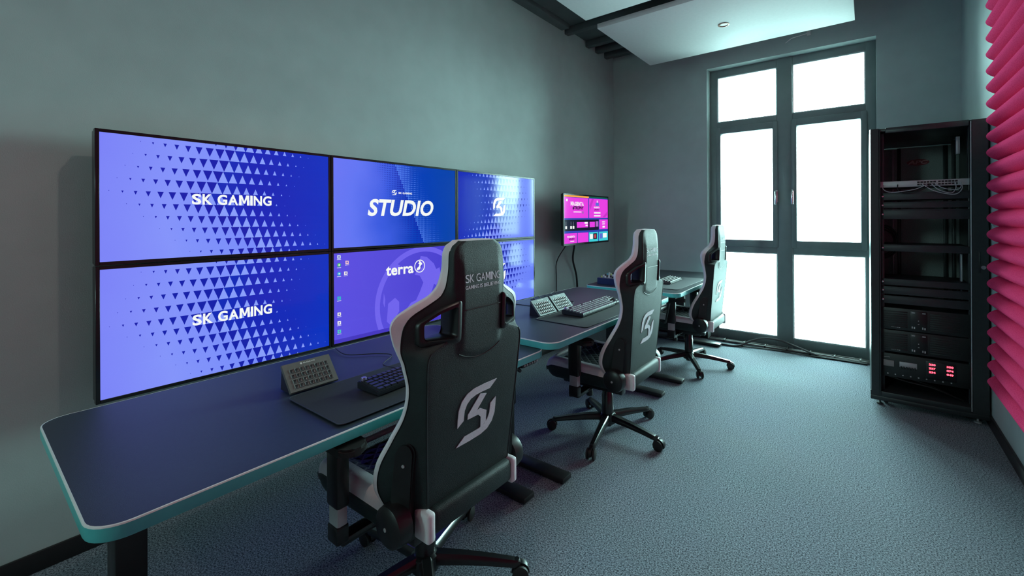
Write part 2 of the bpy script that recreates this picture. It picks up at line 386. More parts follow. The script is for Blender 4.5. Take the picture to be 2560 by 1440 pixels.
# window: an outer frame, middle post, two transoms, two opening sashes with handles, six panes
win = bpy.data.objects.new('window_1', None); COL.objects.link(win); win.location = (0, 0, 0); struct(win)
FY0, FY1 = YW + .12, YW + .20
X0, X1 = WX0 + .0, WX1 - .0
m = MB()
gx = [(1.234, 1.828), (1.972, 2.575)]
m.box(X0, gx[0][0], FY0, FY1, 0, WZ1, frame_m, .006); m.box(gx[1][1], X1, FY0, FY1, 0, WZ1, frame_m, .006)
m.box(gx[0][1], gx[1][0], FY0 - .01, FY1, 0, WZ1, frame_m, .006)
for a, b_ in gx:
    for z0, z1 in ((0, .099), (.969, 1.04), (2.335, 2.411), (2.913, WZ1)): m.box(a - .004, b_ + .004, FY0, FY1, z0, z1, frame_m, .006)
m.build('window_frame', win)
for k, (a, b_) in enumerate(gx):
    # opening sash
    m = MB(); z0, z1, t = 1.03, 2.345, .05; a2, b2 = a - .012, b_ + .012
    m.box(a2, a2 + t, FY0 - .022, FY1 - .01, z0, z1, frame_m, .008); m.box(b2 - t, b2, FY0 - .022, FY1 - .01, z0, z1, frame_m, .008)
    m.box(a2 + t - .004, b2 - t + .004, FY0 - .022, FY1 - .01, z0, z0 + .075, frame_m, .008); m.box(a2 + t - .004, b2 - t + .004, FY0 - .022, FY1 - .01, z1 - .07, z1, frame_m, .008)
    s = m.build('window_sash', win)
    m = MB(); m.box(a2 + t - .01, b2 - t + .01, FY0 + .03, FY0 + .036, z0 + .06, z1 - .06, glass_m); m.build('pane', s)
    hx = b_ + .0 - .018 if k == 0 else a + .014
    hx = (b2 - t / 2 + .012) if k == 0 else (a2 + t / 2 - .012)
    m = MB(); m.box(hx - .014, hx + .014, FY0 - .032, FY0 - .021, 1.50, 1.63, chrome, .004); m.tube([(hx, FY0 - .03, 1.60), (hx, FY0 - .066, 1.60)], .009, chrome)
    m.box(hx - .011, hx + .011, FY0 - .078, FY0 - .062, 1.475, 1.615, chrome, .006); m.build('handle', s)
    for z0, z1 in ((.099, .969), (2.411, 2.913)):
        m = MB(); m.box(a - .01, b_ + .01, FY0 + .03, FY0 + .036, z0 - .01, z1 + .01, glass_m); m.build('pane', win)
        m = MB(); q = .009
        for bx in ((a, a + q, z0, z1), (b_ - q, b_, z0, z1), (a, b_, z0, z0 + q), (a, b_, z1 - q, z1)): m.box(bx[0], bx[1], FY0 + .008, FY0 + .03, bx[2], bx[3], edge_hi, .002)
        m.build('glazing_bead', win)

fill_win = bpy.data.objects.new('added_fill_window', None); COL.objects.link(fill_win); struct(fill_win)  # unseen window, added to brighten the front wall and ceiling panels
m = MB(); t = .07
for bx in ((BWX0, BWX0 + t, BWZ0, BWZ1), (BWX1 - t, BWX1, BWZ0, BWZ1), (BWX0 + t, BWX1 - t, BWZ0, BWZ0 + t), (BWX0 + t, BWX1 - t, BWZ1 - t, BWZ1), ((BWX0 + BWX1) / 2 - .04, (BWX0 + BWX1) / 2 + .04, BWZ0 + t, BWZ1 - t)):
    m.box(bx[0], bx[1], YB - .16, YB - .09, bx[2], bx[3], frame_m, .005)
m.build('window_frame', fill_win)
m = MB(); m.box(BWX0 + .05, BWX1 - .05, YB - .13, YB - .124, BWZ0 + .05, BWZ1 - .05, glass_m); m.build('pane', fill_win)

# ceiling panels with downlights
def ceiling_panel(y0, y1, label, lit):
    e = empty('ceiling_panel', (1.57, (y0 + y1) / 2, 3.05), label, 'ceiling panel', 'white panels hung under the dark ceiling')
    yc = (y0 + y1) / 2
    m = MB(); m.box(-.935, .935, y0 - yc, y1 - yc, 0, .045, panel_m, .003); m.build('board', e)
    for sx_ in (-.7, .7):
        m = MB(); m.tube([(sx_, 0, .04), (sx_, 0, HC - 3.05)], .006, steel_blk, 6); m.build('hanger_rod', e)
    m = MB(); m.lathe([(.045, 0), (.047, -.004), (.036, -.006), (.033, -.001)], mat('copper_ring', (.36, .15, .09), .4, .3, noise=.04), 28)
    r = m.build('downlight_ring', e)
    lm = mat('lamp_lens_lit', (.8, .7, .6), .3, emit=(1, .75, .6), estr=6) if lit else mat('lamp_lens', (.30, .20, .17), .3, noise=.05)
    m = MB(); m.lathe([(.001, -.0015), (.033, -.0015), (.033, -.0005), (.001, -.0005)], lm, 24); m.build('lamp_lens', r)
ceiling_panel(3.13, 4.325, 'white hanging ceiling panel in front of the window with a copper ringed downlight', False)
ceiling_panel(1.73, 2.93, 'white ceiling panel cut by the top edge of the photo, next panel from the window', False)

ceiling_panel(.03, 1.23, 'white ceiling panel above the first gaming chair, out of the photo', True)
ceiling_panel(-2.2, -1.0, 'white ceiling panel behind the camera', True)

# little window opener on the wall above the window
m = MB(); m.box(2.115, 2.15, YW - .03, YW, 3.125, 3.165, panel_m, .004); m.tube([(2.13, YW - .03, 3.14), (1.99, YW - .06, 3.115)], .005, panel_m, 8); m.tube([(1.99, YW - .06, 3.115), (1.955, YW - .03, 3.105), (1.93, YW - .001, 3.10)], .004, panel_m, 8)
tag(m.build('window_opener', loc=(0, 0, 0)), 'small white metal stay arm on the wall above the tall window', 'window stay')

# acoustic foam on the right wall
m = MB(); P, Z0, NR = .0945, .345, 31; XB = XR - .002
rows = []
YF0, YF1 = -1.9, 3.23
prof = []
for i in range(NR * 12 + 1):
    z = Z0 + P * i / 12; prof.append((XR - .030 - .052 * abs(math.sin(PI * i / 12)) ** .8, z))
m.grid([[(x, YF0, z) for x, z in prof], [(x, YF1, z) for x, z in prof]], foam_m)
for yy in (YF0, YF1):
    for i in range(len(prof) - 1):
        m.poly([(XB, yy, prof[i][1]), (prof[i][0], yy, prof[i][1]), (prof[i + 1][0], yy, prof[i + 1][1]), (XB, yy, prof[i + 1][1])], foam_m)
m.poly([(XB, YF0, Z0), (XB, YF1, Z0), (prof[0][0], YF1, Z0), (prof[0][0], YF0, Z0)], foam_m); z9 = prof[-1][1]
m.poly([(XB, YF0, z9), (XB, YF1, z9), (prof[-1][0], YF1, z9), (prof[-1][0], YF0, z9)], foam_m)
m.poly([(XB, YF0, Z0), (XB, YF1, Z0), (XB, YF1, z9), (XB, YF0, z9)], foam_m); bmesh.ops.remove_doubles(m.bm, verts=m.bm.verts, dist=.0001)
tag(m.build('acoustic_foam_panel', sharp=60), 'pink ridged acoustic foam panel covering the right wall beside the server rack', 'acoustic panel')

# ---------------------------------------------------------------- video wall
XT = .177
LB, DB = (128, 138, 248), (18, 44, 186)
scr_light = screen_mat('screen_light_blue', [(0, (120, 125, 246)), (.35, (132, 148, 250)), (.7, (118, 140, 250)), (1, (104, 128, 248))], 'Y', (0, 1))
scr_dark = screen_mat('screen_deep_blue', [(0, (26, 38, 184)), (.35, (12, 50, 186)), (.7, (24, 38, 180)), (1, (10, 50, 190))], 'Y', (0, 1))
scr_tri_d = flat('screen_navy', (22, 32, 168)); scr_tri_l = flat('screen_pale_blue', (136, 158, 250)); scr_white = flat('screen_white', (246, 250, 246))
scr_studio = screen_mat('screen_studio', [(0, (118, 122, 246)), (.35, (96, 118, 242)), (.55, (60, 92, 224)), (.75, (4, 62, 184)), (1, (2, 66, 172))], 'Y', (-.15, 1))
scr_purple = screen_mat('screen_purple', [(0, (92, 80, 226)), (.5, (86, 76, 216)), (1, (72, 62, 204))], 'Y', (0, 1))
scr_ring = flat('screen_pale_purple', (112, 100, 236)); scr_bar = flat('screen_taskbar', (70, 56, 190))

PW, PH = .93, .5385
def put(mb, poly, layer, m, x=None):
    xx = layer * .0003 if x is None else x
    if poly and len(poly) >= 3: mb.poly([(xx, p[0], p[1]) for p in poly], m)
def tri_pattern(mb, W, H, mirror, base):
    """W,H active size; local origin bottom left; rows of triangles"""
    A0, A1, B0, B1 = 0, W, 0, H
    mx = (lambda p: (W - p[0], p[1])) if mirror else (lambda p: p)
    cell, rp = .0393, .0515
    for j in range(0, 12):
        zt = H - .020 - rp * (j - 1); zb = zt - rp          # band of row j
        c = (.439 - .0236 * (j - 1) if j <= 5 else .3955 + .0513 * (j - 6)) - .014 + .01
        slope = (cell / 2 if j > 5 else -cell / 2)
        reg = [(c + cell / 2, zt), (W + .01, zt), (W + .01, zb), (c, zb)] if j <= 5 else [(c - cell / 2, zt), (W + .01, zt), (W + .01, zb), (c, zb)]
        r = clip([mx(p) for p in reg], A0, A1, B0, B1)
        put(mb, r, 1, scr_dark)
        for k in range(0, 9):
            s_ = 1 - k / 8.6
            x = c - cell * k; wdt = cell * s_ / 2; h = rp * s_
            q = clip([mx(p) for p in ((x - wdt, zt), (x + wdt, zt), (x, zt - h))], A0, A1, B0, B1); put(mb, q, 2, scr_tri_d)
            x = c + cell * (k + .5); 
            q = clip([mx(p) for p in ((x - wdt, zb), (x + wdt, zb), (x, zb + h))], A0, A1, B0, B1); put(mb, q, 3, scr_tri_l)
def display(i, j, kind, label):
    e = empty('wall_display', (0, i * PW, .632 + j * PH), label, 'screen', 'video wall screens above the first two desks')
    m = MB(); m.box(.10, XT - .004, .004, PW - .004, .004, PH - .004, tube_m, .004); b = .0145
    for bx in ((.0015, b, .0015, PH - .0015), (PW - b, PW - .0015, .0015, PH - .0015), (b, PW - b, .0015, b + .001), (b, PW - b, PH - b, PH - .0015)):
        m.box(XT - .03, XT, bx[0], bx[1], bx[2], bx[3], tube_m, .0012, 1)
    m.build('housing', e)
    m = MB(); m.box(.0, .10, .2, PW - .2, .15, PH - .15, steel_blk, .003); m.build('wall_bracket', e)
    W, H = PW - 2 * b, PH - 2 * b - .001; m = MB()
    base = {'sk': scr_light, 'skm': scr_light, 'studio': scr_studio, 'desk': scr_purple}[kind]
    put(m, [(0, 0), (W, 0), (W, H), (0, H)], 0, base)
    T = lambda tris, lay, mt: [put(m, t, lay, mt) for t in tris]
    if kind == 'sk':
        tri_pattern(m, W, H, False, None)
        T(wordmark(.290, .612, .231, .279), 5, scr_white)
    if kind == 'skm':
        tri_pattern(m, W, H, True, None)
        for q in LOGO: put(m, [(.445 + .073 * p[0], .256 + .07 * p[1]) for p in q], 5, scr_white)
    if kind == 'studio':
        rp, cell = .0135, .0118
        for r in range(-1, 40):
            zc = H - rp * r
            c = .46 + (H - .127 - zc) * .44
            for k in range(-16, 17):
                s_ = 1 - abs(k) / 17
                x = c + cell * k + (cell / 2 if r % 2 else 0); wd = cell * s_ / 2; h = rp * s_ * .9
                if k < 0: put(m, clip([(x - wd, zc), (x + wd, zc), (x, zc - h)], 0, W, 0, H), 1, scr_tri_d)
                else: put(m, clip([(x - wd, zc - rp), (x + wd, zc - rp), (x, zc - rp + h)], 0, W, 0, H), 1, flat('screen_dot_blue', (84, 130, 236)))
        T(text2d('STUDIO', .208, .702, .180, .285, .22, .03, 1.0), 5, scr_white)
        T(wordmark(.423, .526, .322, .334), 5, scr_white)
        for q in LOGO: put(m, [(.392 + .017 * p[0], .329 + .015 * p[1]) for p in q], 5, scr_white)
    if kind == 'desk':
        cx, cz = .615, .152
        R = arc(cx, cz, .362, 0, 360, 72); r2 = arc(cx, cz, .328, 0, 360, 72)
        for k in range(72): put(m, clip([R[k], R[k + 1], r2[k + 1], r2[k]], 0, W, .022, H), 1, scr_ring)
        land = [[(-.02, .30), (.03, .29), (.09, .24), (.11, .20), (.14, .21), (.15, .15), (.11, .09), (.09, .10), (.07, .05), (.04, .02), (.045, .10), (.0, .12), (-.03, .17), (-.07, .18), (-.05, .21), (-.03, .2), (.0, .24), (-.03, .27)],
                [(.0, .12), (.045, .1), (.04, .02), (.06, -.03), (.03, -.1), (-.04, -.12), (-.12, -.14), (-.16, -.12), (-.15, -.05), (-.10, .0), (-.06, .01), (-.03, .06)],
                [(-.27, .02), (-.22, .05), (-.19, .02), (-.19, -.04), (-.22, -.08), (-.25, -.12), (-.28, -.09)],
                [(-.25, .22), (-.2, .26), (-.18, .25), (-.24, .19)], [(-.3, .09), (-.29, .05), (-.295, .0), (-.305, .03)]]
        for L in land:
            c0 = (sum(p[0] for p in L) / len(L), sum(p[1] for p in L) / len(L))
            for k in range(len(L)): put(m, clip([(cx + q[0], cz + q[1]) for q in (c0, L[k - 1], L[k])], 0, W, .022, H), 1, scr_ring)
        put(m, [(0, 0), (W, 0), (W, .022), (0, .022)], 1, scr_bar)
        T(text2d('terra', .330, .535, .345, .405, 0, .028, 1.04), 5, scr_white)
        R = arc(.585, .385, .043, 0, 360, 36); r2 = arc(.585, .385, .037, 0, 360, 36)
        for k in range(36): put(m, [R[k], R[k + 1], r2[k + 1], r2[k]], 5, scr_white)
        for L in land[:2]:
            c0 = (sum(p[0] for p in L) / len(L), sum(p[1] for p in L) / len(L))
            for k in range(len(L)): put(m, [(.583 + q[0] * .14, .378 + q[1] * .14) for q in (c0, L[k - 1], L[k])], 5, scr_white)
        ic = [(.03, .488, (205, 225, 235)), (.03, .442, (70, 190, 110)), (.03, .392, (40, 170, 220)), (.078, .453, (235, 190, 205)), (.070, .392, (245, 240, 235)), (.03, .254, (30, 190, 200)), (.03, .164, (240, 240, 225)), (.03, .115, (245, 245, 245)), (.03, .066, (70, 215, 190))]
        for a, z, c in ic:
            cm = flat('icon_%d_%d_%d' % c, c)
            if c[0] < 80 and z > .3: put(m, arc(a, z, .0105, 0, 360, 16)[:-1], 2, cm); put(m, arc(a + .001, z, .0045, 0, 360, 12)[:-1], 3, scr_white)
            else: put(m, [(a - .010, z - .010), (a + .010, z - .010), (a + .010, z + .008), (a - .010, z + .010)], 2, cm); put(m, [(a - .004, z - .005), (a + .005, z - .005), (a + .005, z + .004), (a - .004, z + .004)], 3, flat('icon_detail', (120, 110, 200)))
            put(m, [(a - .012, z - .0165), (a + .012, z - .0165), (a + .012, z - .0145), (a - .012, z - .0145)], 2, scr_white)
    ob = m.build('screen', e, loc=(XT - .0025, b, b + .001), recalc=False, sharp=0)
    # faces must look towards the room (+x)
    for p in ob.data.polygons:
        pass
    bm = bmesh.new(); bm.from_mesh(ob.data); bm.normal_update()
    fl = [f for f in bm.faces if f.normal.x < 0]
    if fl: bmesh.ops.reverse_faces(bm, faces=fl)
    bm.to_mesh(ob.data); bm.free()
    return e
display(0, 1, 'sk', 'top left screen of the video wall, white lettering over blue triangles')
display(1, 1, 'studio', 'top middle screen of the video wall with one big slanted white word')
display(2, 1, 'skm', 'top right screen of the video wall with white winged emblem and window reflection')
display(0, 0, 'sk', 'bottom left screen of the video wall, white lettering, just above the nearest desk')
display(1, 0, 'desk', 'bottom middle screen of the video wall, purple desktop with globe logo and small icons')
display(2, 0, 'skm', 'bottom right screen of the video wall, partly hidden behind the nearest chair')

# small monitor on a wall arm
def monitor():
    x, y0, y1, z0, z1 = .21, 3.205, 4.125, 1.075, 1.590
    e = empty('wall_monitor', (0, y0, z0), 'small black monitor on a wall arm showing a magenta multi view picture', 'monitor')
    W, H = y1 - y0, z1 - z0; b = .014
    m = MB(); m.box(x - .035, x - .003, .003, W - .003, .003, H - .003, tube_m, .006)
    for bx in ((0, b, 0, H), (W - b, W, 0, H), (b, W - b, 0, .02), (b, W - b, H - b, H)): m.box(x - .02, x, *bx, tube_m, .0015, 1)
    m.build('housing', e)
    m = MB(); m.box(0, .02, W / 2 - .12, W / 2 + .02, .18, .36, steel_blk, .003); m.box(.02, x - .035, W / 2 - .07, W / 2 - .03, .24, .30, steel_blk, .005); m.build('wall_arm', e)
    m = MB(); w, h = W - 2 * b, H - b - .02
    mg, mg2, dk, bl = flat('screen_magenta', (232, 62, 226)), flat('screen_magenta_dark', (200, 50, 200)), flat('screen_black_blue', (16, 18, 44)), flat('screen_bar_blue', (46, 66, 176))
    cy, org, gn, wt = flat('screen_cyan', (60, 205, 214)), flat('screen_orange', (250, 170, 70)), flat('screen_green', (10, 90, 70)), scr_white
    def R(a, b_, c, d, mt, lay): put(m, [(a * w, h * (1 - d)), (b_ * w, h * (1 - d)), (b_ * w, h * (1 - c)), (a * w, h * (1 - c))], lay, mt)
    R(0, 1, 0, 1, bl, 0); R(0, .53, 0, .035, org, 1); R(.54, 1, 0, .03, gn, 1)
    R(.0, .515, .045, .475, mg, 1); R(.535, 1, .045, .475, mg, 1)
    put(m, [(.56 * w, h * .7), (.65 * w, h * .95), (.60 * w, h * .95), (.54 * w, h * .8)], 2, mg2); put(m, [(.86 * w, h * .54), (.99 * w, h * .68), (.99 * w, h * .60), (.93 * w, h * .54)], 2, mg2)
    R(0, .765, .51, .745, dk, 1); R(.26, .51, .56, .68, mg, 2); R(.545, .67, .56, .68, mg, 2); R(.69, .755, .55, .67, flat('screen_lilac', (170, 100, 190)), 2); R(.78, 1, .51, .735, mg, 1)
    for a in (.02, .12, .17): R(a, a + .035, .64, .70, wt, 3); R(a + .012, a + .018, .55, .64, flat('screen_grey', (150, 150, 170)), 3)
    R(.43, .50, .56, .60, wt, 3); R(.45, .50, .62, .65, wt, 3)
    R(0, .265, .79, 1, mg, 1); R(.28, .515, .79, 1, mg, 1)
    R(.53, .75, .79, 1, cy, 1); R(.77, 1, .79, 1, cy, 1); R(.55, .62, .83, .94, wt, 2); R(.63, .72, .82, .95, dk, 2); R(.65, .70, .84, .93, flat('screen_red', (190, 70, 80)), 3); R(.79, .86, .83, .95, flat('screen_violet', (90, 110, 210)), 2); R(.87, .97, .83, .93, wt, 2)
    for t, a, b_, c, d, mt in (('MAGENTA', .13, .41, .13, .215, wt), ('#TROPHY', .17, .41, .225, .30, dk), ('MAGENTA', .65, .79, .22, .255, wt), ('#TROPHY', .66, .78, .275, .31, dk), ('MAGENTA', .06, .22, .84, .88, wt), ('#TROPHY', .09, .21, .895, .93, dk), ('MAGENTA', .85, .93, .55, .58, wt), ('#TROPHY', .855, .925, .60, .63, wt)):
        for q in text2d(t, a * w, b_ * w, h * (1 - d), h * (1 - c), 0, .05): put(m, q, 4, mt)
    R(.19, .36, .335, .355, wt, 3); R(.37, .41, .33, .38, flat('screen_lilac', (170, 100, 190)), 3); R(.65, .81, .345, .375, wt, 3); R(.65, .81, .41, .44, wt, 3); R(.69, .77, .13, .20, flat('screen_violet', (90, 110, 210)), 3); R(.72, .74, .08, .13, wt, 3)
    R(.12, .20, .95, .965, wt, 3); R(.86, .92, .66, .70, wt, 3); R(.04, .07, .08, .13, wt, 3)
    ob = m.build('screen', e, loc=(x - .0025, b, .02), recalc=False, sharp=0)
    bm = bmesh.new(); bm.from_mesh(ob.data); bm.normal_update(); fl = [f for f in bm.faces if f.normal.x < 0]
    if fl: bmesh.ops.reverse_faces(bm, faces=fl)
    bm.to_mesh(ob.data); bm.free()
monitor()
cable('monitor_cable', [(.13, 3.52, 1.12), (.13, 3.52, 1.05), (.05, 3.62, .9), (.03, 3.72, .72), (.03, 3.74, .5), (.03, 3.74, .01)], .010, rubber, 'thick black cable hanging down the wall from the small magenta monitor')
cable('monitor_cable', [(.13, 3.40, 1.12), (.1, 3.40, 1.06), (.02, 3.36, .9), (.015, 3.36, .7), (.015, 3.36, .01)], .005, rubber, 'thin dark cable hanging straight down the wall below the small magenta monitor')

# ---------------------------------------------------------------- desks
def rr(x0, x1, y0, y1, r, z, n=8):
    pts = []
    for cx, cy, a in ((x1 - r, y1 - r, 0), (x0 + r, y1 - r, 90), (x0 + r, y0 + r, 180), (x1 - r, y0 + r, 270)):
        for i in range(n + 1):
            t = rad(a + 90 * i / n); pts.append((cx + r * math.cos(t), cy + r * math.sin(t), z))
    return pts
def desk(loc, L, D, H, rot, label, r=.07, rc=None):
    """local: back-left corner at origin, x towards the room, y along the row"""
    e = empty('sit_stand_desk', (loc[0], loc[1], 0), label, 'desk', 'black topped sit stand desks in a row along the video wall', rot)
    m = MB(); a = rr(0.002, D - .002, .002, L - .002, r, H - .026); m.prism(a, (0, 0, .0255), desk_m); m.build('tabletop', e)
    m = MB()
    A = rr(-.001, D + .001, -.001, L + .001, r, H - .030); k = len(A)
    def ring(zs, ins, mt):
        rows = []
        for z, i_ in zip(zs, ins):
            rows.append([(x, y, z) for x, y, _ in rr(0 + i_, D - i_, 0 + i_, L - i_, max(r - i_, .005), 0)])
        for q in rows: q.append(q[0])
        m.grid(rows, mt)
    ring((H - .034, H - .0345, H - .031, H - .0040), (.004, .0005, -.001, -.001), edge_m)
    ring((H - .0040, H - .0010, H), (-.001, .0003, .0030), edge_hi)
    ring((H, H - .0008), (.0030, .0036), edge_hi)
    m.build('edge_band', e, label='pale teal edge band with white bevel')
    zt = H - .035
    m = MB(); m.prism([(p[0], p[1], zt) for p in rr(.06, D - .06, .06, L - .06, r, 0)], (0, 0, .008), steel_blk); m.box(.30, .36, .2, L - .2, zt - .035, zt, steel_blk, .004); m.box(.50, .54, .2, L - .2, zt - .035, zt, steel_blk, .004)
    m.box(.06, D - .06, .105, .165, zt - .03, zt, steel_blk, .004); m.box(.06, D - .06, L - .165, L - .105, zt - .03, zt, steel_blk, .004)
    m.build('frame_rail', e)
    for y in (.135, L - .135):
        m = MB(); m.box(D / 2 - .05, D / 2 + .05, y - .035, y + .035, .30, zt - .02, steel_blk, .006); m.box(D / 2 - .043, D / 2 + .043, y - .029, y + .029, .02, .30, steel_blk, .005); m.build('leg', e)
        m = MB(); m.box(.10, D - .01, y - .04, y + .04, .006, .032, steel_blk, .006)
        for xx in (.14, D - .05): m.lathe([(.02, 0), (.02, .008)], rubber, 16, (xx, y, 0))
        m.build('foot', e)
    m = MB(); m.box(D - .12, D - .02, L - .17, L - .06, zt - .028, zt - .002, blk_plastic, .008)
    for k in range(6): m.lathe([(.005, 0), (.005, .004)], grey_m, 10, (D - .022, L - .155 + k * .019, zt - .015), 'X')
    m.build('height_switch', e)
    return e
DK = ((.424, -.165, 1.60, .86, .706), (.50, 1.400, 1.585, .86, .737), (.535, 3.045, 1.50, .86, .748))
desk(DK[0][:2], 1.60, .871, .7015, 0, 'nearest dark desk with teal edge, its rounded corner at the left of the photo')
desk(DK[1][:2], 1.585, .855, .7375, 0, 'middle dark desk with teal edge, holding two key pads and a full keyboard')
desk(DK[2][:2], 1.50, .855, .748, rad(1.2), 'far dark desk with teal edge beside the tall window')
def on(z): return z + .0002
def mousepad(x0, x1, y0, y1, z, label, mt=pad_m):
    m = MB(); P_ = rr(x0, x1, y0, y1, .022, z); m.prism(P_, (0, 0, .0032), mt)
    for pr in (P_,): m.tube([(p[0], p[1], z + .0022) for p in pr], .0018, mat('stitched_edge', (.03, .035, .045), .5, noise=.1), 6, True)
    tag(m.build('mousepad'), label, 'mouse pad', 'large desk mouse pads')
mousepad(.905, 1.262, .385, 1.15, .7065, 'black desk mat under the nearest keyboard, left chair')
mousepad(.965, 1.325, 1.765, 2.62, .7375, 'black desk mat under the long keyboard on the middle desk')
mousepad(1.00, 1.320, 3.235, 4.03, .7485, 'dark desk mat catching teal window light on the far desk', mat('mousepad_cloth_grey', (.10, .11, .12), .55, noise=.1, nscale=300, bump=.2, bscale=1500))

# keypads (rows of LCD keys on a slanted face)
def keypad(x, y0, z, body, label, keycol, first=None, rows=4, cols=8, W=.182, Hh=.118, ang=48, text=True):
    e = empty('macro_keypad', (x, y0, z), label, 'key pad', 'slanted macro key pads on the desks')
    ca, sa = math.cos(rad(ang)), math.sin(rad(ang))
    # local: face goes from (0,y,0.006) back/up ; u across (y), v up the slope, n outward
    def L(u, v, n): return (-v * ca + n * sa, u, .006 + v * sa + n * ca)
    def slab(mb, u0, u1, v0, v1, n0, n1, mt, ins=.0):
        vs = [mb.bm.verts.new(L(u, v, n0)) for u, v in ((u0, v0), (u1, v0), (u1, v1), (u0, v1))] + [mb.bm.verts.new(L(u, v, n1)) for u, v in ((u0 + ins, v0 + ins), (u1 - ins, v0 + ins), (u1 - ins, v1 - ins), (u0 + ins, v1 - ins))]
        k = mb.mi(mt)
        for q in ((0, 3, 2, 1), (4, 5, 6, 7), (0, 1, 5, 4), (1, 2, 6, 5), (2, 3, 7, 6), (3, 0, 4, 7)):
            f = mb.bm.faces.new([vs[i] for i in q]); f.material_index = k
    m = MB(); slab(m, 0, W, 0, Hh, -.010, 0, body, .0015); 
    if text:
        for t in text2d('ELGATO', W * .5 - .014, W * .5 + .03, Hh - .014, Hh - .009, 0, .03): m.poly([L(p[0], p[1], .0004) for p in t], scr_tri_m)
        R = arc(W * .5 - .022, Hh - .0115, .004, 0, 360, 14)[:-1]; m.poly([L(p[0], p[1], .0004) for p in R], scr_tri_m)
    m.build('face_plate', e)
    m = MB(); m.prism([L(.004, .004, -.010), L(.004, Hh - .004, -.010), (-(Hh) * ca - .012, .004, 0.0), (-.012, .004, 0)], (0, W - .008, 0), blk_plastic); m.build('stand', e)
    ux, vx = (W - .034) / cols, (Hh - .034) / rows
    key = None
    for r_ in range(rows):
        for c in range(cols):
            u, v = .017 + ux * c, .010 + vx * r_
            if key is None:
                m = MB(); g = .0016
                # centred key mesh in its own frame
                def L0(u, v, n): return (-v * ca + n * sa, u, v * sa + n * ca)
                k1, k2 = m.mi(keycol), m.mi(mat('key_rim', (.16, .16, .16), .3, noise=.05))
                a = [m.bm.verts.new(L0(*p)) for p in ((g, g, 0), (ux - g, g, 0), (ux - g, vx - g, 0), (g, vx - g, 0))]
                b_ = [m.bm.verts.new(L0(*p)) for p in ((g + .0012, g + .0012, .0028), (ux - g - .0012, g + .0012, .0028), (ux - g - .0012, vx - g - .0012, .0028), (g + .0012, vx - g - .0012, .0028))]
                c_ = [m.bm.verts.new(L0(*p)) for p in ((g + .003, g + .003, .0016), (ux - g - .003, g + .003, .0016), (ux - g - .003, vx - g - .003, .0016), (g + .003, vx - g - .003, .0016))]
                for i in range(4):
                    f = m.bm.faces.new((a[i], a[(i + 1) % 4], b_[(i + 1) % 4], b_[i])); f.material_index = k2
                    f = m.bm.faces.new((b_[i], b_[(i + 1) % 4], c_[(i + 1) % 4], c_[i])); f.material_index = k2
                f = m.bm.faces.new(c_); f.material_index = k1
                key = m.build('key', e); kk = key
            else:
                kk = key.copy(); COL.objects.link(kk); kk.parent = e
            kk.location = L(u, v, 0)
    return e
scr_tri_m = mat('printed_white', (.75, .75, .72), .5, noise=.02)
key_dark = mat('lcd_key_dark', (.03, .03, .032), .12, noise=.2, nscale=60); key_light = mat('lcd_key_glare', (.05, .055, .055), .22, noise=.2, nscale=60)
body_g = mat('keypad_face', (.20, .19, .18), .28, .4, noise=.03)
keypad(.885, .405, .7062, body_g, 'slanted grey macro key pad standing alone on the nearest desk', key_dark)
keypad(.962, 1.825, .7375, mat('keypad_face_pale', (.085, .10, .105), .5, .1, noise=.03), 'left one of the two macro key pads side by side on the middle desk', key_light, W=.180)
keypad(.962, 2.022, .7375, mat('keypad_face_pale', (.085, .10, .105), .5, .1, noise=.03), 'right one of the two macro key pads side by side on the middle desk', key_light, W=.180)

# keyboards
def keyboard(x, y, z, rot, L, D, layout, label, capm, bodym, knob=False, light=None):
    """origin = front left corner; y along the keys, -x towards the back"""
    e = empty('keyboard', (x, y, z), label, 'keyboard', 'computer keyboards on the desks', rot)
    tilt = .016
    m = MB(); 
    m.prism([(0, 0, .004), (0, 0, .018), (-D, 0, .018 + tilt), (-D, 0, .004)], (0, L, 0), bodym)
    for xx in (-.02, -D + .02):
        for yy in (.03, L - .03): m.box(xx - .008, xx + .008, yy - .015, yy + .015, 0, .0045, rubber)
    bmesh.ops.bevel(m.bm, geom=[ed for ed in m.bm.edges if ed.calc_length() > .05], offset=.003, segments=2, affect='EDGES')
    m.build('case', e)
    u = .01905; nrow = len(layout); cache = {}
    total = sum(layout[0]); su = (L - .014) / total; sv = (D - (.014 if nrow < 6 else .012)) / nrow
    n = 0
    for r_, row in enumerate(layout):
        yy = .007
        for wk in row:
            w_ = abs(wk)
            if wk > 0:
                key = (round(w_, 2))
                kw, kd = w_ * su - .0012, sv - .0012
                xx = -(D - .007) + sv * r_ + sv
                zz = .018 + tilt * (-xx / D) - .001
                if key not in cache:
                    m = MB(); k = m.mi(capm); h = .0085; i_ = .0022
                    a = [m.bm.verts.new(p) for p in ((0, 0, 0), (0, kw, 0), (-kd, kw, 0), (-kd, 0, 0))]
                    b_ = [m.bm.verts.new(p) for p in ((-i_, i_, h), (-i_, kw - i_, h), (-kd + i_ * .6, kw - i_, h), (-kd + i_ * .6, i_, h))]
                    for i in range(4):
                        f = m.bm.faces.new((a[i], a[(i + 1) % 4], b_[(i + 1) % 4], b_[i])); f.material_index = k
                    f = m.bm.faces.new(b_); f.material_index = k
                    ob = m.build('keycap', e); cache[key] = ob
                else:
                    ob = cache[key].copy(); COL.objects.link(ob); ob.parent = e
                ob.location = (xx, yy, zz); n += 1
            yy += w_ * su
    if knob:
        m = MB(); m.lathe([(.001, .012), (.009, .012), (.010, .010), (.010, 0)], mat('knob_purple', (.35, .32, .55), .25, .5, noise=.04), 24, (-D + .016, .016, .018 + tilt)); m.build('volume_knob', e)
    return e
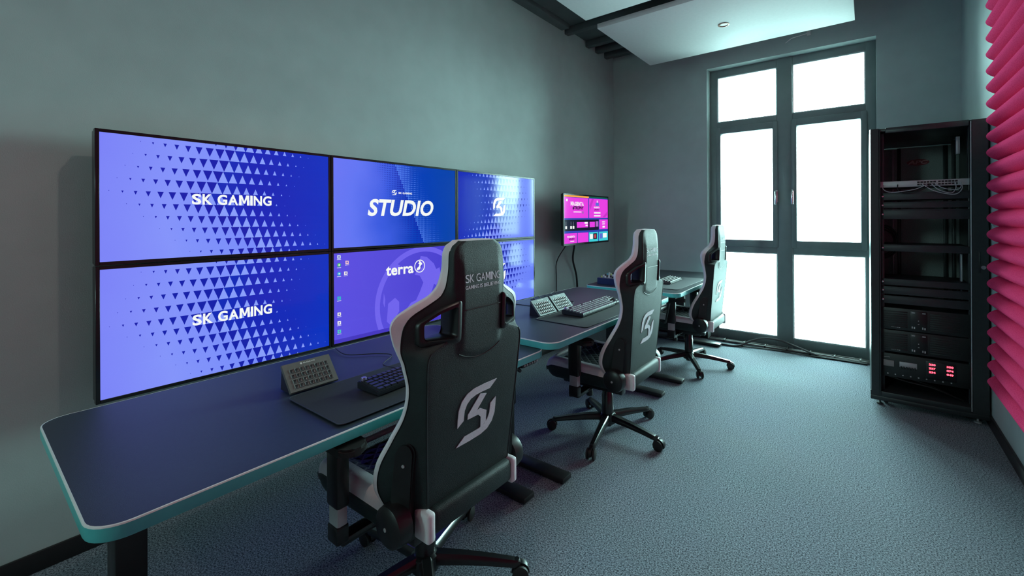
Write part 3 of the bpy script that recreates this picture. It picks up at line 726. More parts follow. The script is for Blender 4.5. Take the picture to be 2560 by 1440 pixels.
L65 = [[1] * 13 + [2], [1.5] + [1] * 12 + [1.5], [1.75] + [1] * 11 + [2.25], [2.25] + [1] * 10 + [1.75, 1], [1.25, 1.25, 1.25, 6.25, 1, 1, 1, 1, 1]]
LTK = [[1, -1, 1, 1, 1, 1, -.5, 1, 1, 1, 1, -.5, 1, 1, 1, 1, -.25, 1, 1, 1], [1] * 13 + [2, -.25, 1, 1, 1], [1.5] + [1] * 12 + [1.5, -.25, 1, 1, 1], [1.75] + [1] * 11 + [2.25, -3.25], [2.25] + [1] * 10 + [2.75, -1.25, 1, -1], [1.25, 1.25, 1.25, 6.25, 1.25, 1.25, 1.25, 1.25, -.25, 1, 1, 1]]
cap_blk = mat('keycap_black', (.022, .024, .028), .30, noise=.1); cap_grey = mat('keycap_grey', (.08, .072, .07), .5, noise=.08); kb_body = mat('keyboard_case', (.02, .022, .03), .3, noise=.1)
keyboard(1.172, .578, .7100, rad(3), .335, .128, L65, 'compact black keyboard with a purple knob on the nearest desk, left of the chair back', cap_blk, kb_body, True)
keyboard(1.190, 1.955, .7410, rad(1.5), .440, .155, LTK, 'long dark keyboard with pale key sides on the middle desk', mat('keycap_pale_edge', (.045, .045, .047), .38, noise=.08), kb_body, True)
keyboard(1.175, 3.475, .7520, rad(3), .335, .130, L65, 'keyboard with brownish grey keys on the far desk mat', cap_grey, mat('keyboard_case_grey', (.09, .09, .09), .5, noise=.05))
m = MB(); m.lathe([(.001, .030), (.018, .029), (.028, .020), (.031, .006), (.030, 0)], blk_plastic, 24, (0, 0, 0))
bmesh.ops.scale(m.bm, verts=m.bm.verts, vec=(1.9, 1.05, 1.1)); tag(m.build('computer_mouse', loc=(1.07, 2.52, .7410)), 'black mouse lying right of the long keyboard on the middle desk', 'mouse')

def mixer():
    e = empty('audio_mixer', (.60, 3.17, .7483), 'dark blue audio mixer with small knobs at the back of the far desk', 'audio mixer')
    m = MB(); bm_ = mat('mixer_navy', (.012, .025, .09), .35, noise=.08)
    m.prism([(0, 0, 0), (0, 0, .055), (0, .22, .075), (0, .22, 0)], (.36, 0, 0), bm_); m.build('case', e)
    m = MB(); m.poly([(.008, .008, .0565), (.352, .008, .0565), (.352, .212, .0748), (.008, .212, .0748)], mat('mixer_face', (.10, .13, .17), .4, noise=.1, nscale=60)); m.build('control_face', e)
    cols = [mat('knob_white', (.7, .7, .7), .4, noise=.03), mat('knob_yellow', (.5, .55, .15), .4, noise=.03), mat('knob_black', (.02, .02, .02), .4, noise=.1), mat('knob_teal', (.1, .4, .45), .4, noise=.03)]
    first = {}
    for i in range(9):
        for j in range(5):
            c = random.choice([0, 0, 1, 2, 2, 3])
            if c not in first:
                q = MB(); q.lathe([(.0075, 0), (.0068, .014), (.001, .015)], cols[c], 14); first[c] = ob = q.build('knob', e)
            else: ob = first[c].copy(); COL.objects.link(ob); ob.parent = e
            y = .028 + .038 * j; ob.location = (.03 + .037 * i, y, .0567 + (y - .008) / .204 * .0183)
mixer()
cable('keyboard_cable', [(1.045, .80, .722), (.95, .80, .7105), (.86, .80, .7085), (.78, .90, .7085), (.70, .87, .7085), (.60, .78, .7085), (.46, .80, .7085)], .0022, rubber, 'thin black keyboard cable wandering over the nearest desk to the screens')
cable('keypad_cable', [(.90, 1.92, .80), (.85, 1.90, .83), (.83, 1.97, .835), (.82, 2.02, .79), (.70, 2.06, .741), (.55, 2.05, .741)], .0028, rubber, 'black cable looping behind the left key pad of the pair')
cable('keypad_cable', [(.90, 2.11, .80), (.85, 2.09, .83), (.83, 2.16, .835), (.82, 2.21, .79), (.70, 2.26, .741), (.55, 2.25, .741)], .0028, rubber, 'black cable looping behind the right key pad of the pair')
cable('keyboard_cable', [(1.03, 2.14, .758), (.98, 2.13, .745), (.93, 2.22, .742), (.86, 2.36, .741), (.80, 2.33, .741), (.66, 2.40, .741), (.55, 2.42, .741)], .0022, rubber, 'thin black cable from the long keyboard back over the middle desk')

# ---------------------------------------------------------------- gaming chair
# h along the back, W half width at the front edge, B half width of the flat back, D wing depth, T thickness at centre, F white fraction of the side
BACK = [(0.00, .215, .180, .085, .07, .10), (.05, .245, .186, .130, .08, .10), (.12, .270, .191, .165, .09, .10), (.20, .277, .197, .152, .09, .10), (.28, .263, .203, .118, .085, .12),
        (.37, .242, .209, .083, .075, .16), (.45, .238, .213, .075, .070, .20), (.53, .252, .216, .088, .068, .18), (.562, .265, .203, .095, .066, .18), (.590, .274, .140, .102, .062, .20), (.64, .282, .122, .106, .060, .28),
        (.67, .266, .117, .100, .060, .34), (.70, .215, .114, .086, .060, .46), (.72, .170, .115, .074, .060, .54), (.75, .142, .117, .066, .060, .60), (.80, .124, .115, .064, .060, .64), (.85, .119, .112, .062, .060, .66), (.875, .106, .101, .060, .058, .68), (.892, .080, .076, .054, .052, .7)]
BX0, BZ0, TILT = .238, .390, rad(5.2)
HOLE = [(.108, .590), (.208, .590), (.208, .645), (.160, .674), (.108, .694)]
def inhole(y, h, g=0.0):
    y = abs(y); P_ = HOLE; ins = False
    for i in range(len(P_)):
        (xa, ya), (xb, yb) = P_[i - 1], P_[i]
        if (ya > h) != (yb > h) and y < (xb - xa) * (h - ya) / (yb - ya) + xa: ins = not ins
    return ins
def bmap(y, h, d):
    """back frame -> chair frame (forward is -x)"""
    # slight forward curl of the head
    x = BX0 + h * math.sin(TILT) - d * math.cos(TILT) - max(0, h - .55) ** 2 * .25
    return (x, y, BZ0 + h * math.cos(TILT) + d * math.sin(TILT) * .4)
def bump_neck(y, h):
    lo = .505 + (abs(y) / .1) ** 2 * .03
    if h < lo: return 0
    return .006 * min(1, (h - lo) / .02) * max(0, min(1, (.102 - abs(y)) / .022)) * (1 if h < .80 else max(0, (.875 - h) / .075))
def section(h):
    W, B, D, T, F = interp(BACK, h)
    pts = [(0, 0), (B * .35, 0), (B * .7, .0), (B - .012, .001), (B, .006), (B + (W - B) * .35, .012 + (D - .02) * .28), (B + (W - B) * .75, .012 + (D - .02) * .62), (W, D - .018)]
    cap = [(W, D - .018), (W - .003, D - .006), (W - .014, D + .002), (W - .03, D - .002), (W - .045, D - .015), (B - .045, max(T, D - .045)), (B * .6, T), (B * .3, T), (0, T)]
    a = catmull(pts, 6); b_ = catmull(cap, 4)
    return a, b_, F, len(pts)
def make_back(e):
    hs = [i * .0085 for i in range(0, 105)] + [.8915]
    shell, trim, front = MB(), MB(), MB()
    colsS, colsT, colsF = [], [], []
    for h in hs:
        a, b_, F, _ = section(h)
        # position along the side where leather turns white
        side0 = 24; ns = len(a) - side0
        k = 1 - F
        S = []; 
        for i, (y, d) in enumerate(a): S.append((y, d))
        # resample: leather part [0..split], trim part [split..end]
        def at(t):
            x = t * (len(S) - 1); i = min(int(x), len(S) - 2); f = x - i
            return (S[i][0] + (S[i + 1][0] - S[i][0]) * f, S[i][1] + (S[i + 1][1] - S[i][1]) * f)
        s0 = side0 / (len(S) - 1); sp = s0 + (1 - s0) * k
        L = [at(s0 * i / 26) for i in range(27)] + [at(s0 + (sp - s0) * i / 8) for i in range(1, 9)]
        Tm = [at(sp + (1 - sp) * i / 4) for i in range(5)] + b_[1:9]
        Fr = b_[8:]
        colsS.append((h, L)); colsT.append((h, Tm)); colsF.append((h, Fr))
    def emit(cols, mb, mt, hole, bumpy=False):
        for sg in (1, -1):
            V = [[mb.bm.verts.new(bmap(sg * y, h, d - (bump_neck(y, h) if bumpy else 0))) for y, d in L] for h, L in cols]; k = mb.mi(mt)
            for i in range(len(V) - 1):
                for j in range(len(V[i]) - 1):
                    if hole:
                        yc = (cols[i][1][j][0] + cols[i + 1][1][j + 1][0]) / 2; hc_ = (cols[i][0] + cols[i + 1][0]) / 2
                        if inhole(yc, hc_): continue
                    q = (V[i][j], V[i][j + 1], V[i + 1][j + 1], V[i + 1][j])
                    f = mb.bm.faces.new(q if sg > 0 else q[::-1]); f.material_index = k; f.smooth = True
    emit(colsS, shell, leather, True, True); emit(colsT, trim, white_lea, False); emit(colsF, front, leather, True)
    # close the top and bottom
    for mb, cols_, ends in ((shell, None, None),):
        for h, idx in ((hs[-1], -1), (hs[0], 0)):
            L = colsS[idx][1] + colsT[idx][1][1:] + colsF[idx][1][1:]
            pts = [bmap(y, h, d) for y, d in L] + [bmap(-y, h, d) for y, d in reversed(L)][1:-1]
            c = bmap(0, h + (.004 if idx else -.004), .035); 
            for i in range(len(pts)): (trim if idx else shell).poly([pts[i - 1], pts[i], c], white_lea if idx else leather, True)
    for mb in (shell, trim, front): bmesh.ops.remove_doubles(mb.bm, verts=mb.bm.verts, dist=.0004)
    def fin(mb, nm, **p): return mb.build(nm, e, recalc=False, sharp=60, **p)
    bk = fin(shell, 'backrest'); fin(trim, 'bolster_trim', label='white leather trim along the edge of the backrest'); fin(front, 'back_cushion')
    # seams
    q = MB(); dd = -.0005
    q.tube([bmap(y, .672, -bump_neck(y, .672) + dd) for y in [(-.092 + .184 * i / 16) for i in range(17)]], .0018, blk_plastic, 6)
    q.tube([bmap(y, .507 + (abs(y) / .1) ** 2 * .03, dd) for y in [(-.094 + .188 * i / 20) for i in range(21)]], .0022, blk_plastic, 6)
    for sg in (1, -1): q.tube([bmap(sg * (interp(BACK, h)[1] - .004), h, .0025) for h in [.012 + .548 * i / 40 for i in range(41)]], .0028, blk_plastic, 6)
    q.tube([bmap(y, .012, -.0005) for y in [(-.172 + .344 * i / 16) for i in range(17)]], .003, blk_plastic, 6)
    q.build('seam', bk)
    q = MB()
    for sg in (1, -1):
        P_ = []
        for h in [.03 + .83 * i / 90 for i in range(91)]:
            a, b_, F, _ = section(h); side0 = 24; t = (side0 + (len(a) - 1 - side0) * (1 - F)); i = min(int(t), len(a) - 2); f = t - i
            P_.append(bmap(sg * (a[i][0] + (a[i + 1][0] - a[i][0]) * f + .0008), h, a[i][1] + (a[i + 1][1] - a[i][1]) * f))
        q.tube(P_, .0013, blk_plastic, 5)
    q.build('seam', bk)
    # openings' plastic frames
    for sg in (1, -1):
        q = MB(); k = q.mi(blk_plastic); N = len(HOLE); cx = sum(p[0] for p in HOLE) / N; ch = sum(p[1] for p in HOLE) / N
        H2 = []
        for i in range(N):          # rounded corners
            p, a, b_ = Vector(HOLE[i]), Vector(HOLE[i - 1]), Vector(HOLE[(i + 1) % N])
            pa, pb = p + (a - p).normalized() * .012, p + (b_ - p).normalized() * .012
            for t in (0, .25, .5, .75, 1): H2.append(((1 - t) ** 2 * pa + 2 * t * (1 - t) * p + t * t * pb)[:])
        def ringp(o, d):
            out = []
            for y, h in H2:
                y, h = cx + (y - cx) * (1 + o / .05), ch + (h - ch) * (1 + o / .05); W, B, D, T, F = interp(BACK, max(h, .592))
                ds = max(0, y - B) / (W - B) * (D - .022)
                out.append(bmap(sg * y, h, (d + ds) if d < .03 else max(d, ds + .02)))
            return out
        rows = [ringp(.015, .003), ringp(.014, -.008), ringp(.010, -.011), ringp(-.002, -.010), ringp(-.006, -.004), ringp(-.007, .03), ringp(-.004, .070), ringp(.004, .076), ringp(.011, .070), ringp(.013, .03), ringp(.015, .003)]
        q.grid(rows, blk_plastic, closed=True)
        q.build('vent_frame', e)
    # embroidery
    q = MB(); k = q.mi(thread); lc = (0.006, .312)
    for P_ in LOGO:
        o = [bmap(lc[0] + p[0] * .088, lc[1] + p[1] * .082, -.0022) for p in P_]; i_ = [bmap(lc[0] + p[0] * .088, lc[1] + p[1] * .082, .002) for p in P_]
        va = [q.bm.verts.new(v) for v in o]; vb = [q.bm.verts.new(v) for v in i_]
        q.bm.faces.new(va).material_index = k
        for i in range(len(va)):
            q.bm.faces.new((va[i - 1], va[i], vb[i], vb[i - 1])).material_index = k
    q.build('embroidered_emblem', bk)
    q = MB(); 
    for t, y0, y1, h0, h1, bo in (('SK GAMING', -.078, .084, .758, .784, .0), ('GAMING IS BELIEVING', -.078, .084, .737, .749, .01)):
        for tr in text2d(t, y0, y1, h0, h1, 0, bo): q.poly([bmap(p[0], p[1], -.0072) for p in tr], thread)
    q.build('embroidered_lettering', bk, recalc=False)
SEAT_SEC = None
def make_seat(e):
    """sections along x: front -.30 .. back .20"""
    def sec(x):
        t = (x + .30) / .50; fr = max(0, 1 - t / .14); bk_ = max(0, (t - .9) / .1)
        s = math.sqrt(max(0.0, 1 - fr ** 2)); w = .262 - .012 * t - .02 * (1 - s); zt = .490 - .055 * (1 - s) - .012 * t; zb = .365 + .05 * (1 - s)
        side = [(.0, zb), (w - .05, zb), (w - .015, zb + .008), (w, (zb + zt) / 2), (w - .002, zt - .045)]
        tr = [(w - .002, zt - .045), (w - .008, zt - .014), (w - .028, zt), (w - .062, zt - .004)]
        top = [(w - .062, zt - .004), (w - .085, zt - .014), (w - .11, zt - .032), (.08, zt - .034), (0, zt - .034)]
        return catmull(side, 4), catmull(tr, 4), catmull(top, 4)
    xs = [-.30 + .0004, -.297, -.290, -.28, -.265, -.25, -.23, -.2, -.1, 0, .1, .2]
    xs = [x for x in xs]
    for nm, idx, mt in (('seat', 0, leather), ('seat_trim', 1, white_lea), ('seat_cushion', 2, quilt_m)):
        for sides in (((1,), (-1,)) if idx == 1 else ((1, -1),)):
            q = MB()
            for sg in sides: q.grid([[(x, sg * y, z) for y, z in sec(x)[idx]] for x in xs], mt)
            if idx == 0:
                for x in (xs[0], xs[-1]):
                    a, b_, c = sec(x); L = a + b_[1:] + c[1:]; pts = [(x, y, z) for y, z in L] + [(x, -y, z) for y, z in reversed(L)][1:-1]; cc = (x, 0, .42)
                    for i in range(len(pts)): q.poly([pts[i - 1], pts[i], cc], leather, True)
            bmesh.ops.remove_doubles(q.bm, verts=q.bm.verts, dist=.0003)
            q.build(nm, e, **({'label': 'white leather trim around the seat bolster'} if idx == 1 else {}))
    # white trim across the front lip
    q = MB(); P_ = [(-.296 + .012 * abs(y / .25) ** 4 * 3, y, .462 - .03 * abs(y / .25) ** 6) for y in [(-.245 + .49 * i / 24) for i in range(25)]]
    q.tube(P_, .012, white_lea, 8); q.build('seat_trim', e)
    q = MB(); q.box(.205, .272, -.182, .182, .386, .466, leather, .018, 3); q.build('rear_panel', e)
    for sg in (1, -1):
        q = MB(); a, b_ = (.174, .206) if sg > 0 else (-.206, -.174); q.box(.203, .2745, a, b_, .374, .466, white_lea, .011, 3); q.build('corner_trim', e, label='white leather corner piece')
def make_chair(label):
    e = empty('gaming_chair', (0, 0, 0), label, 'chair', 'black and white gaming chairs at the desks')
    make_back(e); make_seat(e)
    for sg in (1, -1):
        # round recliner cover and strap bracket on the side
        q = MB(); q.lathe([(.001, .289), (.048, .288), (.060, .280), (.064, .262), (.062, .235)], blk_plastic, 36, (.182, 0, .436), 'Y')
        q.lathe([(.001, .291), (.006, .2905), (.006, .287)], grey_m, 12, (.182, 0, .436), 'Y')
        if sg < 0: bmesh.ops.scale(q.bm, verts=q.bm.verts, vec=(1, -1, 1))
        q.build('recliner_cover', e)
        q = MB(); pts = []
        for i in range(13): a = rad(180 * i / 12); pts.append((.212 + .031 * math.cos(a), .0, .645 + .034 * math.sin(a)))
        for i in range(13): a = rad(180 + 180 * i / 12); pts.append((.190 + .034 * math.cos(a), .0, .45 + .036 * math.sin(a)))
        q.prism(pts, (0, .026, 0), blk_plastic, True); bmesh.ops.bevel(q.bm, geom=[ed for ed in q.bm.edges if abs(ed.verts[0].co.y - ed.verts[1].co.y) < .01 and ed.verts[0].co.y > .02], offset=.006, segments=2, affect='EDGES')
        q.lathe([(.001, .029), (.005, .0285), (.005, .024)], grey_m, 10, (.208, 0, .61), 'Y')
        bmesh.ops.rotate(q.bm, verts=q.bm.verts, cent=(.20, 0, 0), matrix=Matrix.Rotation(rad(-24), 3, 'Z'))
        bmesh.ops.translate(q.bm, verts=q.bm.verts, vec=(-.012, .222, 0))
        if sg < 0: bmesh.ops.scale(q.bm, verts=q.bm.verts, vec=(1, -1, 1))
        q.build('hinge_cover', e)
        # armrest
        y = sg * .305
        q = MB(); q.box(-.085, -.015, y - .022, y + .022, .43, .627, blk_plastic, .010); q.box(-.078, -.022, y - .017, y + .017, .33, .44, grey_m, .006)
        q.box(-.082, -.018, y - .021, y + .021, .315, .375, blk_plastic, .008)
        q.box(-.075, -.025, min(y, sg * .15) , max(y, sg * .15), .300, .325, blk_metal, .006)
        a = q.build('armrest', e)
        q = MB(); P_ = [(p[0], p[1], .625) for p in rr(-.19, .07, y - .045, y + .045, .035, 0)]
        q.prism(P_, (0, 0, .026), rubber); bmesh.ops.bevel(q.bm, geom=[ed for ed in q.bm.edges if abs(ed.verts[0].co.z - ed.verts[1].co.z) < .001], offset=.007, segments=2, affect='EDGES'); q.build('arm_pad', a)
    # mechanism, levers, gas lift
    q = MB(); q.box(-.14, .14, -.11, .11, .300, .345, blk_metal, .012); q.box(-.16, -.02, -.05, .05, .262, .305, blk_metal, .012); q.box(-.2, .2, -.20, -.15, .335, .368, blk_metal, .006); q.box(-.2, .2, .15, .20, .335, .368, blk_metal, .006); q.build('tilt_mechanism', e)
    for sg in (1, -1):
        q = MB(); q.tube([(-.02, sg * .08, .315), (-.03, sg * .2, .312), (-.06, sg * .255, .292), (-.11, sg * .27, .29)], [.006, .006, .008, .009], blk_metal, 10); q.build('lever', e)
    q = MB(); q.lathe([(.001, .245), (.016, .25), (.022, .22), (.022, .20), (.001, .19)], blk_plastic, 16, (-.13, -.0, 0)); q.build('tension_knob', e)
    q = MB(); q.lathe([(.028, .075), (.036, .08), (.038, .16), (.036, .165), (.036, .235), (.032, .24), (.031, .30)], blk_metal, 28); q.lathe([(.026, .04), (.026, .08)], blk_metal, 20); q.build('gas_lift', e)
    q = MB(); q.lathe([(.030, .058), (.052, .062), (.055, .085), (.050, .112), (.038, .120), (.036, .121)], blk_metal, 32); q.build('hub', e)
    # legs
    leg = None
    for i in range(5):
        if leg is None:
            q = MB(); rows = []
            for t in [k / 12 for k in range(13)]:
                x = .035 + .305 * t; zt = .118 - .022 * t - .02 * t * t; w_ = .027 - .009 * t; hh = .036 - .014 * t
                rows.append([(x, w_, zt - hh), (x, w_ * .95, zt - .012), (x, w_ * .55, zt), (x, -w_ * .55, zt), (x, -w_ * .95, zt - .012), (x, -w_, zt - hh)])
            rows.append([(p[0] + .012, p[1] * .7, p[2] - .006) for p in rows[-1]])
            q.grid(rows, blk_metal, closed=True)
            for r_ in (rows[0], rows[-1]): q.poly(r_, blk_metal)
            leg = q.build('base_leg', e)
            q = MB()
            for s2 in (1, -1):
                y0 = .009 if s2 > 0 else -.027
                q.lathe([(.001, y0), (.024, y0 + .001), (.030, y0 + .004), (.030, y0 + .014), (.024, y0 + .017), (.001, y0 + .018)], rubber, 24, (.352, 0, .030), 'Y')
            hood = [(.352 + .034 * math.cos(rad(a)), -.008, .032 + .034 * math.sin(rad(a))) for a in range(-10, 191, 15)]
            q.prism(hood, (0, .016, 0), blk_plastic); q.lathe([(.010, .055), (.010, .078)], blk_metal, 12, (.338, 0, 0))
            q.build('caster', leg)
            lg = leg
        else:
            lg = leg.copy(); COL.objects.link(lg); lg.parent = e
            for c in list(leg.children): d = c.copy(); COL.objects.link(d); d.parent = lg
        lg.rotation_euler = (0, 0, rad(72 * i))
    return e
def chair_at(e, x, y, rot, off, label):
    e.location = (x, y, 0); e.rotation_euler = (0, 0, rad(rot)); e['label'] = label
    k = 0
    for c in e.children:
        if c.name.startswith('base_leg'): c.rotation_euler = (0, 0, rad(off - rot + 72 * k)); k += 1
ch1 = make_chair('nearest gaming chair, seen from behind, black leather with white trim and stitched emblem')
ch2 = dup_tree(ch1); ch3 = dup_tree(ch1)
chair_at(ch1, 1.257, .712, 0, 110.5, 'nearest gaming chair, black leather back with silver stitched lettering on its headrest')
chair_at(ch2, 1.255, 2.135, 0, -5, 'middle gaming chair, seen from the side in front of the long keyboard')
chair_at(ch3, 1.262, 3.690, 0, 14.5, 'farthest gaming chair, in front of the tall window')

# ---------------------------------------------------------------- server rack
RX, RY0, RY1, RZ = 2.598, 3.60, 4.645, 1.975
def rack():
    e = empty('server_rack', (RX, RY0, 0), 'tall open black server rack standing between the window and the pink foam wall', 'server rack')
    D = RY1 - RY0; Wd = .612
    m = MB(); m.box(0, .012, .03, D, .07, RZ, rack_m, .003); m.build('side_panel', e)
    m = MB(); m.box(Wd - .012, Wd, .03, D, .07, RZ, rack_m, .003); m.build('side_panel', e)
    m = MB(); m.box(0, Wd, .03, D, RZ - .02, RZ + .004, rack_m, .004); m.box(.09, Wd - .09, 0.01, .03, RZ - .035, RZ + .004, rack_m, .004); m.build('top_panel', e)
    m = MB(); m.box(0, Wd, 0, D, .065, .105, rack_m, .004); m.box(-.0, Wd, -.004, .03, .04, .07, rack_m, .004); m.build('bottom_panel', e)
    for a, b_ in ((0, .058), (Wd - .085, Wd)):
        m = MB(); m.prism([(a, .02, .07), (a + .006, -.002, .07), (b_ - .006, -.002, .07), (b_, .006, .07), (b_, .05, .07), (a, .05, .07)], (0, 0, RZ - .07), rack_m)
        m.box(b_ - .002 if a == 0 else a - .002, b_ + .0035 if a == 0 else a + .003, -.004, .004, .08, RZ - .01, grey_m if a else rack_m, .001); m.build('front_post', e)
    for a in (.062, Wd - .09):
        m = MB(); m.box(a, a + .022, .06, .10, .10, RZ - .03, rack_m, .002); m.build('mounting_rail', e)
        m = MB(); m.box(a, a + .022, .72, .76, .10, RZ - .03, rack_m, .002); m.build('mounting_rail', e)
    m = MB(); m.box(.012, Wd - .012, D - .018, D - .004, .11, RZ - .03, rack_in, .002)
    m.box(.20, .225, D - .03, D - .018, .12, RZ - .03, rack_m, .002); m.box(.5, .53, D - .03, D - .018, .12, RZ - .03, rack_m, .002)
    d = m.build('rear_door', e)
    m = MB(); P_ = [(.34 + .075 * math.cos(rad(a)) , D - .0195, 1.815 + .028 * math.sin(rad(a))) for a in range(0, 360, 12)]
    m.poly(P_, mat('logo_red', (.30, .02, .03), .4, noise=.05))
    ob = m.build('badge', d); m = MB()
    for t in text2d('APC', .272, .405, 1.800, 1.832, .2, .03): m.poly([(p[0], D - .0205, p[1]) for p in t], mat('logo_pale_red', (.75, .35, .38), .4, noise=.02))
    m.build('lettering', d)
    m = MB(); m.box(.162, .174, D - .12, D - .10, 1.20, 1.93, grey_m, .002); m.box(.162, .174, D - .12, D - .10, .84, 1.13, grey_m, .002); m.build('cable_bracket', e, label='pale vertical metal strip inside')
    m = MB(); m.box(Wd - .115, Wd - .105, .16, .2, .78, 1.09, grey_m, .002); m.box(Wd - .13, Wd - .11, .2, .24, 1.78, 1.9, grey_m, .002); m.build('cable_bracket', e)
    m = MB(); m.lathe([(.012, -.016), (.010, -.012), (.010, 0)], chrome, 16, (Wd - .03, 0, 1.02), 'Y'); m.box(Wd - .05, Wd - .042, -.006, .0, .98, 1.12, blk_plastic, .002); m.build('door_lock', e)
    for x in (.09, Wd - .09):
        for y in (.10, D - .10):
            m = MB(); m.lathe([(.001, -.014), (.030, -.013), (.032, 0), (.030, .013), (.001, .014)], rubber, 20, (x, y, .032), 'X'); m.box(x - .02, x + .02, y - .02, y + .02, .05, .07, grey_m, .003); m.build('caster', e)
    for x in (.055, Wd - .05):
        m = MB(); m.lathe([(.020, 0), (.020, .008), (.006, .010), (.006, .066)], grey_m if x > .3 else rack_m, 16, (x, .05, 0)); m.build('levelling_foot', e)
    return e
rack()
RXL, RXR = RX + .060, RX + .612 - .066          # usable width
FY = RY0 + .056
def gear(name, z0, z1, depth, body, label, cat, group=None, lip=True):
    e = empty(name, (RXL, FY, z0), label, cat, group); Wd = RXR - RXL; H = z1 - z0
    m = MB(); m.box(.020, Wd - .020, .004, depth, .001, H - .001, body, .002); m.box(0, Wd, -.001, .004, .001, H - .001, body, .001); m.build('case', e)
    return e, Wd, H
sw_m = mat('switch_pale_grey', (.50, .49, .50), .4, .2, noise=.03)
e, Wd, H = gear('network_switch', 1.556, 1.600, .30, sw_m, 'pale grey network switch near the top of the rack with patch cables plugged in', 'network switch')
for i in range(12):
    for j in range(2):
        if i == 0 and j == 0:
            m = MB(); m.box(0, .0135, -.003, -.0005, 0, .011, mat('port_black', (.01, .01, .01), .3, noise=.1), .0008); pt = m.build('port', e); o_ = pt
        else: o_ = pt.copy(); COL.objects.link(o_); o_.parent = e
        o_.location = (.205 + i * .0168 + (.008 if i > 5 else 0), 0, .008 + j * .0165)
for sx_ in (0, Wd - .018):
    m = MB(); m.box(sx_, sx_ + .018, -.004, -.001, .002, H - .002, grey_m, .001); m.build('rack_ear', e)
for i, (a, b_, dz) in enumerate(((.25, .02, -.035), (.28, .40, -.05), (.27, .10, -.045), (.30, .425, -.03), (.235, .43, -.06))):
    x0, x1 = RXL + a, RXL + b_
    cable('patch_cable', [(x0, FY - .002, 1.572), (x0, FY - .035, 1.565), (x0 + (x1 - x0) * .3, FY - .045, 1.555 + dz * .6), (x0 + (x1 - x0) * .8, FY - .03, 1.555 + dz), (x1, FY - .02, 1.56 + dz * .5), (x1, FY - .002, 1.575)], .0028, (mat('cable_grey', (.45, .45, .47), .4, noise=.05) if i != 2 else rubber),
          ('thin grey patch cables drooping from the pale network switch' if i != 2 else 'thin black patch cable running left from the pale network switch'), group=('grey patch cables on the network switch' if i != 2 else None))
pan_m = mat('shelf_charcoal', (.030, .032, .036), .42, noise=.1)
for z0, z1, nm, lb, ct in ((1.466, 1.520, 'rack_shelf', 'black shelf front under the pale network switch, with a screw at its left', 'rack panel'), (1.408, 1.452, 'blank_panel', 'upper one of the two blank panels above the open middle of the rack', 'rack panel'), (1.330, 1.400, 'blank_panel', 'wider lower blank panel just above the coiled cables', 'rack panel'),
                   (1.100, 1.150, 'rack_shelf', 'narrow black bar crossing the open middle of the rack', 'rack panel'), (.860, .905, 'rack_shelf', 'thin dark shelf below the open middle of the rack', 'rack panel'), (.795, .850, 'blank_panel', 'blank panel second from the top of the lower group in the rack', 'rack panel'), (.728, .785, 'blank_panel', 'blank panel directly above the upper server in the rack', 'rack panel')):
    e, Wd, H = gear(nm, z0, z1, .02 if nm == 'blank_panel' else .34, pan_m, lb, ct, None)
    m = MB(); m.box(.02, Wd - .02, -.006, -.0005, H - .009, H - .003, pan_m, .001); m.build('rib', e)
    m = MB(); m.lathe([(.001, -.004), (.006, -.003), (.006, -.001)], chrome, 12, (.014, 0, H * .5), 'Y'); m.build('screw', e)
srv = mat('server_front', (.016, .018, .018), .4, noise=.15, nscale=120); lbl_w = mat('printed_grey', (.55, .55, .55), .5, noise=.02)
for z0, z1, lb in ((.545, .700, 'upper black server with small white lettering at its left and switches in the middle'), (.385, .540, 'lower black server with small white lettering, above the red lit power unit')):
    e, Wd, H = gear('rack_server', z0, z1, .45, srv, lb, 'server')
    for a, b_ in ((.02, .15), (.27, .42)):
        m = MB()
        for k in range(8): m.box(a, b_, -.004, -.0005, .02 + k * .015, .028 + k * .015, srv, .001)
        m.build('vent_grille', e)
    m = MB(); m.box(.165, .255, -.006, -.0005, .012, H - .012, blk_plastic, .002); m.build('control_panel', e)
    m = MB()
    for q in ((.172, .190), (.228, .246)):
        m.box(q[0], q[1], -.0075, -.006, H - .026, H - .020, lbl_w); m.box(q[0], q[0] + .006, -.0075, -.006, .022, .036, lbl_w); m.box(q[1] - .007, q[1], -.0075, -.006, .020, .034, lbl_w)
    m.box(.206, .211, -.0075, -.006, .075, .081, lbl_w); m.box(.205, .213, -.0075, -.006, .052, .056, lbl_w); m.build('switch', e, kind='stuff')
    m = MB()
    for t in text2d('terra', .058, .098, .016, .026, 0, .02): m.poly([(p[0], -.0015, p[1]) for p in t], lbl_w)
    m.poly([(.105 + .006 * math.cos(rad(a)), -.0015, .021 + .006 * math.sin(rad(a))) for a in range(0, 360, 30)], lbl_w); m.build('lettering', e)
